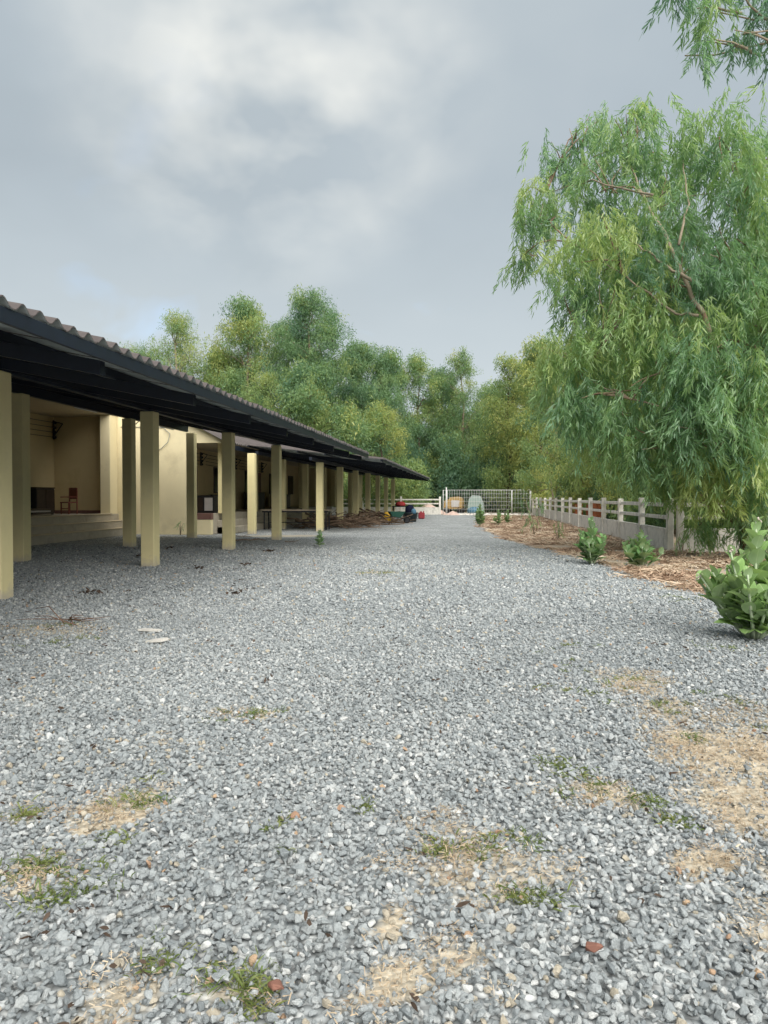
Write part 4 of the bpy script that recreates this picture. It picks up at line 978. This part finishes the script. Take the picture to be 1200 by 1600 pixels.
milkweed('spreading dark green milkweed right beside the fence corner post', (3.55, 16.2, 0), .78, .55, 10, 9, .27, 'dark', 3)
milkweed('leafy milkweed far back at the straw edge before the gate', (.33, 38.6, 0), 1.1, .45, 7, 10, .32, 'dark', 4)
milkweed('small milkweed to the right of the far one before the gate', (1.35, 40.5, 0), .8, .35, 4, 6, .28, 'dark', 5)
milkweed('low milkweed closest to the gate among the far three', (1.95, 42.5, 0), .75, .3, 4, 6, .28, 'dark', 6)
milkweed('single bright green seedling standing in gravel before the canopy columns', (-4.6, 21.8, 0), .48, .12, 3, 6, .20, 'dark', 7)

def sapling(label, p, h, seed, n, tint=.45, sc=.7):
    r = random.Random(seed); rg = np.random.default_rng(seed); pl = thing('gum_sapling', label, 'sapling', p, 0, 'gum saplings in the straw')
    P = []; parts = []
    for s in range(3):
        tp_ = Vector((r.uniform(-.3, .3)*h, r.uniform(-.3, .3)*h, h*r.uniform(.75, 1)))
        parts.append(tube_data([Vector((0, 0, -.05)), tp_*.5+Vector((r.uniform(-.1, .1), 0, .1)), tp_], [.014, .01, .005], 5))
        for k in range(n//3): q = r.uniform(.3, 1.05); P.append(tuple(tp_*q+Vector((r.gauss(0, .09)*h, r.gauss(0, .09)*h, .1))))
    V, Fc = joined(parts); link('stem', mesh('stem', V, Fc, M['pale_bark'], True), None, pl, (0, 0, 0), None, False)
    P = np.array(P)+np.array(p); k = len(P)
    o = scatter('foliage', 'gum', P, np.stack([rg.normal(0, .3, k), rg.normal(0, .3, k), rg.uniform(0, 6, k)], 1), sc*rg.uniform(.6, 1, k), np.clip(rg.normal(tint, .1, k), 0, 1), pl, p); o['kind'] = 'stuff'
sapling('wispy gum sapling in the straw midway along the right fence', (2.35, 28.8, 0), 1.5, 1, 16)
sapling('lower gum sapling in straw right of the wispy one', (2.9, 26.0, 0), .75, 2, 9, .5, .5)
sapling('small weedy sprout at the foot of the bright end wall', (-11.6, 28.1, 0), .5, 3, 7, .4, .4)
sapling('leafy low growth at the base of the fence corner post', (5.2, 19.2, 0), .7, 4, 14, .55, .5)

# ------------------------------------------------------------------ grass tufts, litter
def tuft_mesh(seed):
    r = np.random.default_rng(seed); V, Fc = [], []
    for i in range(26):
        a = r.uniform(0, 6.28); p = np.array([r.normal(0, .035), r.normal(0, .035), 0]); d = np.array([math.cos(a)*.7, math.sin(a)*.7, r.uniform(.35, 1.2)])
        leaf_quad(V, Fc, p, d, r.uniform(.03, .085), r.uniform(.004, .008), r, .5)
    return mesh('grass_tuft', V, Fc, M['grass'])
library('tufts', [tuft_mesh(600+i) for i in range(5)])
GR = [(-1.66, 3.47, .12, 16), (-1.56, 3.03, .05, 7), (-1.74, 2.72, .11, 16), (-1.45, 2.66, .12, 12), (-1.57, 2.52, .06, 8), (-2.13, 3.2, .1, 12), (-.72, 2.2, .1, 14), (-.66, 2.12, .06, 8), (-1.0, 2.25, .07, 9), (-1.45, 4.95, .14, 10), (-1.62, 4.8, .12, 6), (-1.89, 14.47, .45, 40), (1.28, 6.15, .18, 10), (1.38, 5.42, .2, 16), (1.34, 4.72, .07, 8), (.6, 3.85, .2, 18), (.42, 4.1, .14, 10), (.92, 3.5, .1, 12), (.82, 3.68, .1, 9), (.18, 2.78, .09, 14), (.02, 3.12, .12, 10), (-.14, 3.1, .07, 9), (.16, 3.25, .1, 8), (-.5, 3.45, .04, 3), (-.92, 3.2, .04, 4), (-.77, 3.0, .03, 3), (1.8, 5.6, .2, 12), (2.1, 4.8, .2, 10), (.9, 7.6, .25, 10), (-4.3, 7.2, .3, 12), (-4.9, 8.1, .3, 10), (2.45, 7.6, .3, 14), (3.0, 11.3, .3, 18), (.85, 5.9, .3, 9), (1.0, 6.6, .3, 8)]
P = []; S = []; T = []
for x, y, rr, n in GR:
    for k in range(int(n*.7)+1): P.append((x+random.gauss(0, rr*.55), y+random.gauss(0, rr*.55), 0)); S.append(random.uniform(.5, 1.2)); T.append(random.uniform(0, 1))
P = np.array(P); P[:, 2] = gz(P[:, 0], P[:, 1])+.008; n = len(P)
o = scatter('sparse_grass', 'tufts', P, np.stack([rng.normal(0, .2, n), rng.normal(0, .2, n), rng.uniform(0, 6, n)], 1), S, T); tag(o, 'thin green grass sprouting in the bare patches of gravel', 'grass', kind='stuff')

def shard(name, label, cat, p, poly, th, m, rot):
    n = len(poly); V = [(x, y, 0) for x, y in poly]+[(x, y, th) for x, y in poly]; Fc = [tuple(range(n-1, -1, -1)), tuple(range(n, 2*n))]+[(i, (i+1) % n, (i+1) % n+n, i+n) for i in range(n)]
    return tag(link(name, mesh(name, V, Fc, M[m]), None, None, p, rot), label, cat)
shard('tile_shard', 'narrow white tile shard lying farther back on the left gravel', 'shard', (-3.55, 7.75, .022), [(-.13, -.03), (.10, -.035), (.13, .015), (-.07, .04)], .02, 'paper', (.03, .04, .1))
shard('tile_shard', 'broad white tile shard lying nearer on the left gravel', 'shard', (-3.22, 7.22, .020), [(-.12, -.05), (.04, -.06), (.10, .01), (.08, .06), (-.03, .03)], .02, 'paper', (.04, -.04, .2))
def lone_stone(label, p, s, m, seed):
    me = stone_mesh(seed).copy(); me.materials.clear(); o = link('stone', me, M[m], None, p, (.3, .2, seed), True, (s, s, s)); tag(o, label, 'stone')
lone_stone('red brown stone among the grey gravel at the bottom left of centre', (-.58, 2.11, .045), .034, 'red_stone', 71)
lone_stone('dull red stone lying in the gravel at lower right', (.39, 2.42, .045), .034, 'red_stone', 72)
0 and lone_stone('brown stone in the gravel below the left sandy patch', (-1.83, 2.95, .045), .038, 'red_stone', 73)
LIT = [(-5.79, 10.63, 'dark curled leaf scrap on the gravel behind the nearest column'), (-5.66, 14.66, 'dark leaf scrap beside the second column foot'), (-4.96, 15.5, 'dark leaf scrap on gravel out from the second column'), (-3.6, 10.9, 'dark leaf scrap lying alone on open gravel'), (-8.2, 17.5, 'dead leaf clump on shaded gravel between the column rows'), (-8.8, 20.5, 'dead leaf clump on shaded gravel near the porch steps'), (-7.9, 23, 'dead leaf clump behind the third column'), (-5.6, 19.6, 'dead leaf clump beside the third column')]
for i, (x, y, lab) in enumerate(LIT):
    r = np.random.default_rng(800+i); V, Fc = [], []
    for k in range(14): leaf_quad(V, Fc, np.array([r.normal(0, .08), r.normal(0, .05), r.uniform(.03, .07)]), np.array([r.normal(), r.normal(), r.normal(0, .25)]), r.uniform(.06, .13), r.uniform(.03, .05), r)
    tag(link('dead_leaves', mesh('dead_leaves', V, Fc, M['deadleaf']), None, None, (x, y, 0)), lab, 'dead leaves')
def litter_mesh(seed):
    r = np.random.default_rng(seed); V, Fc = [], []
    for k in range(3): leaf_quad(V, Fc, np.array([r.normal(0, .05), r.normal(0, .05), .012]), np.array([r.normal(), r.normal(), r.normal(0, .2)]), r.uniform(.03, .075), r.uniform(.012, .024), r)
    return mesh('litter', V, Fc, M['deadleaf'])
library('litter', [litter_mesh(900+i) for i in range(6)])
n = 900; Y_ = 1.6+19*rng.random(n)**1.3; X_ = rng.uniform(-.70, .40, n)*Y_
k = (mulch(X_, Y_) < .5) & (rng.random(n) < np.clip(.35 + .5*(X_ < -3.5) + .6*vnoise(X_, Y_, .7, 31), .08, 1)); X_, Y_ = X_[k], Y_[k]; n = len(X_)
o = scatter('leaf_litter', 'litter', np.stack([X_, Y_, gz(X_, Y_)+.022], 1), np.stack([rng.normal(0, .2, n), rng.normal(0, .2, n), rng.uniform(0, 6, n)], 1), rng.uniform(.5, 1.1, n), rng.random(n)); tag(o, 'small brown leaf scraps scattered over the gravel', 'leaf litter', kind='stuff')
# scattered dead sticks under the canopy
for i, (x, y, a, lab) in enumerate(((-7.6, 24.2, .3, 'dead stick on the gravel behind the fourth column'), (-5.9, 23.6, 1.2, 'dead stick lying out from the fourth column'), (-8.6, 26.4, -.4, 'dead stick near the foot of the end wall'))):
    o = link('stick', bmesh_lib[i], None, None, (x, y, .05), (0, 0, a), True, (.5, .5, .5)); tag(o, lab, 'stick')
# dry weed left
dw = thing('dry_weed', 'brown dry weed lying on the gravel near the left edge', 'weed', (-4.85, 8.2, 0))
for k in range(9):
    r = random.Random(k+50); a = r.uniform(0, 6.28); L = r.uniform(.25, .6); up = r.uniform(.02, .14) if k else .2
    tube('stalk', [(r.uniform(-.3, .3), r.uniform(-.2, .2), .02), (L*.5*math.cos(a), L*.4*math.sin(a), up), (L*math.cos(a), L*.7*math.sin(a), up*.7+.03)], [.007, .005, .003], 'dry_stem', dw, 5, False)
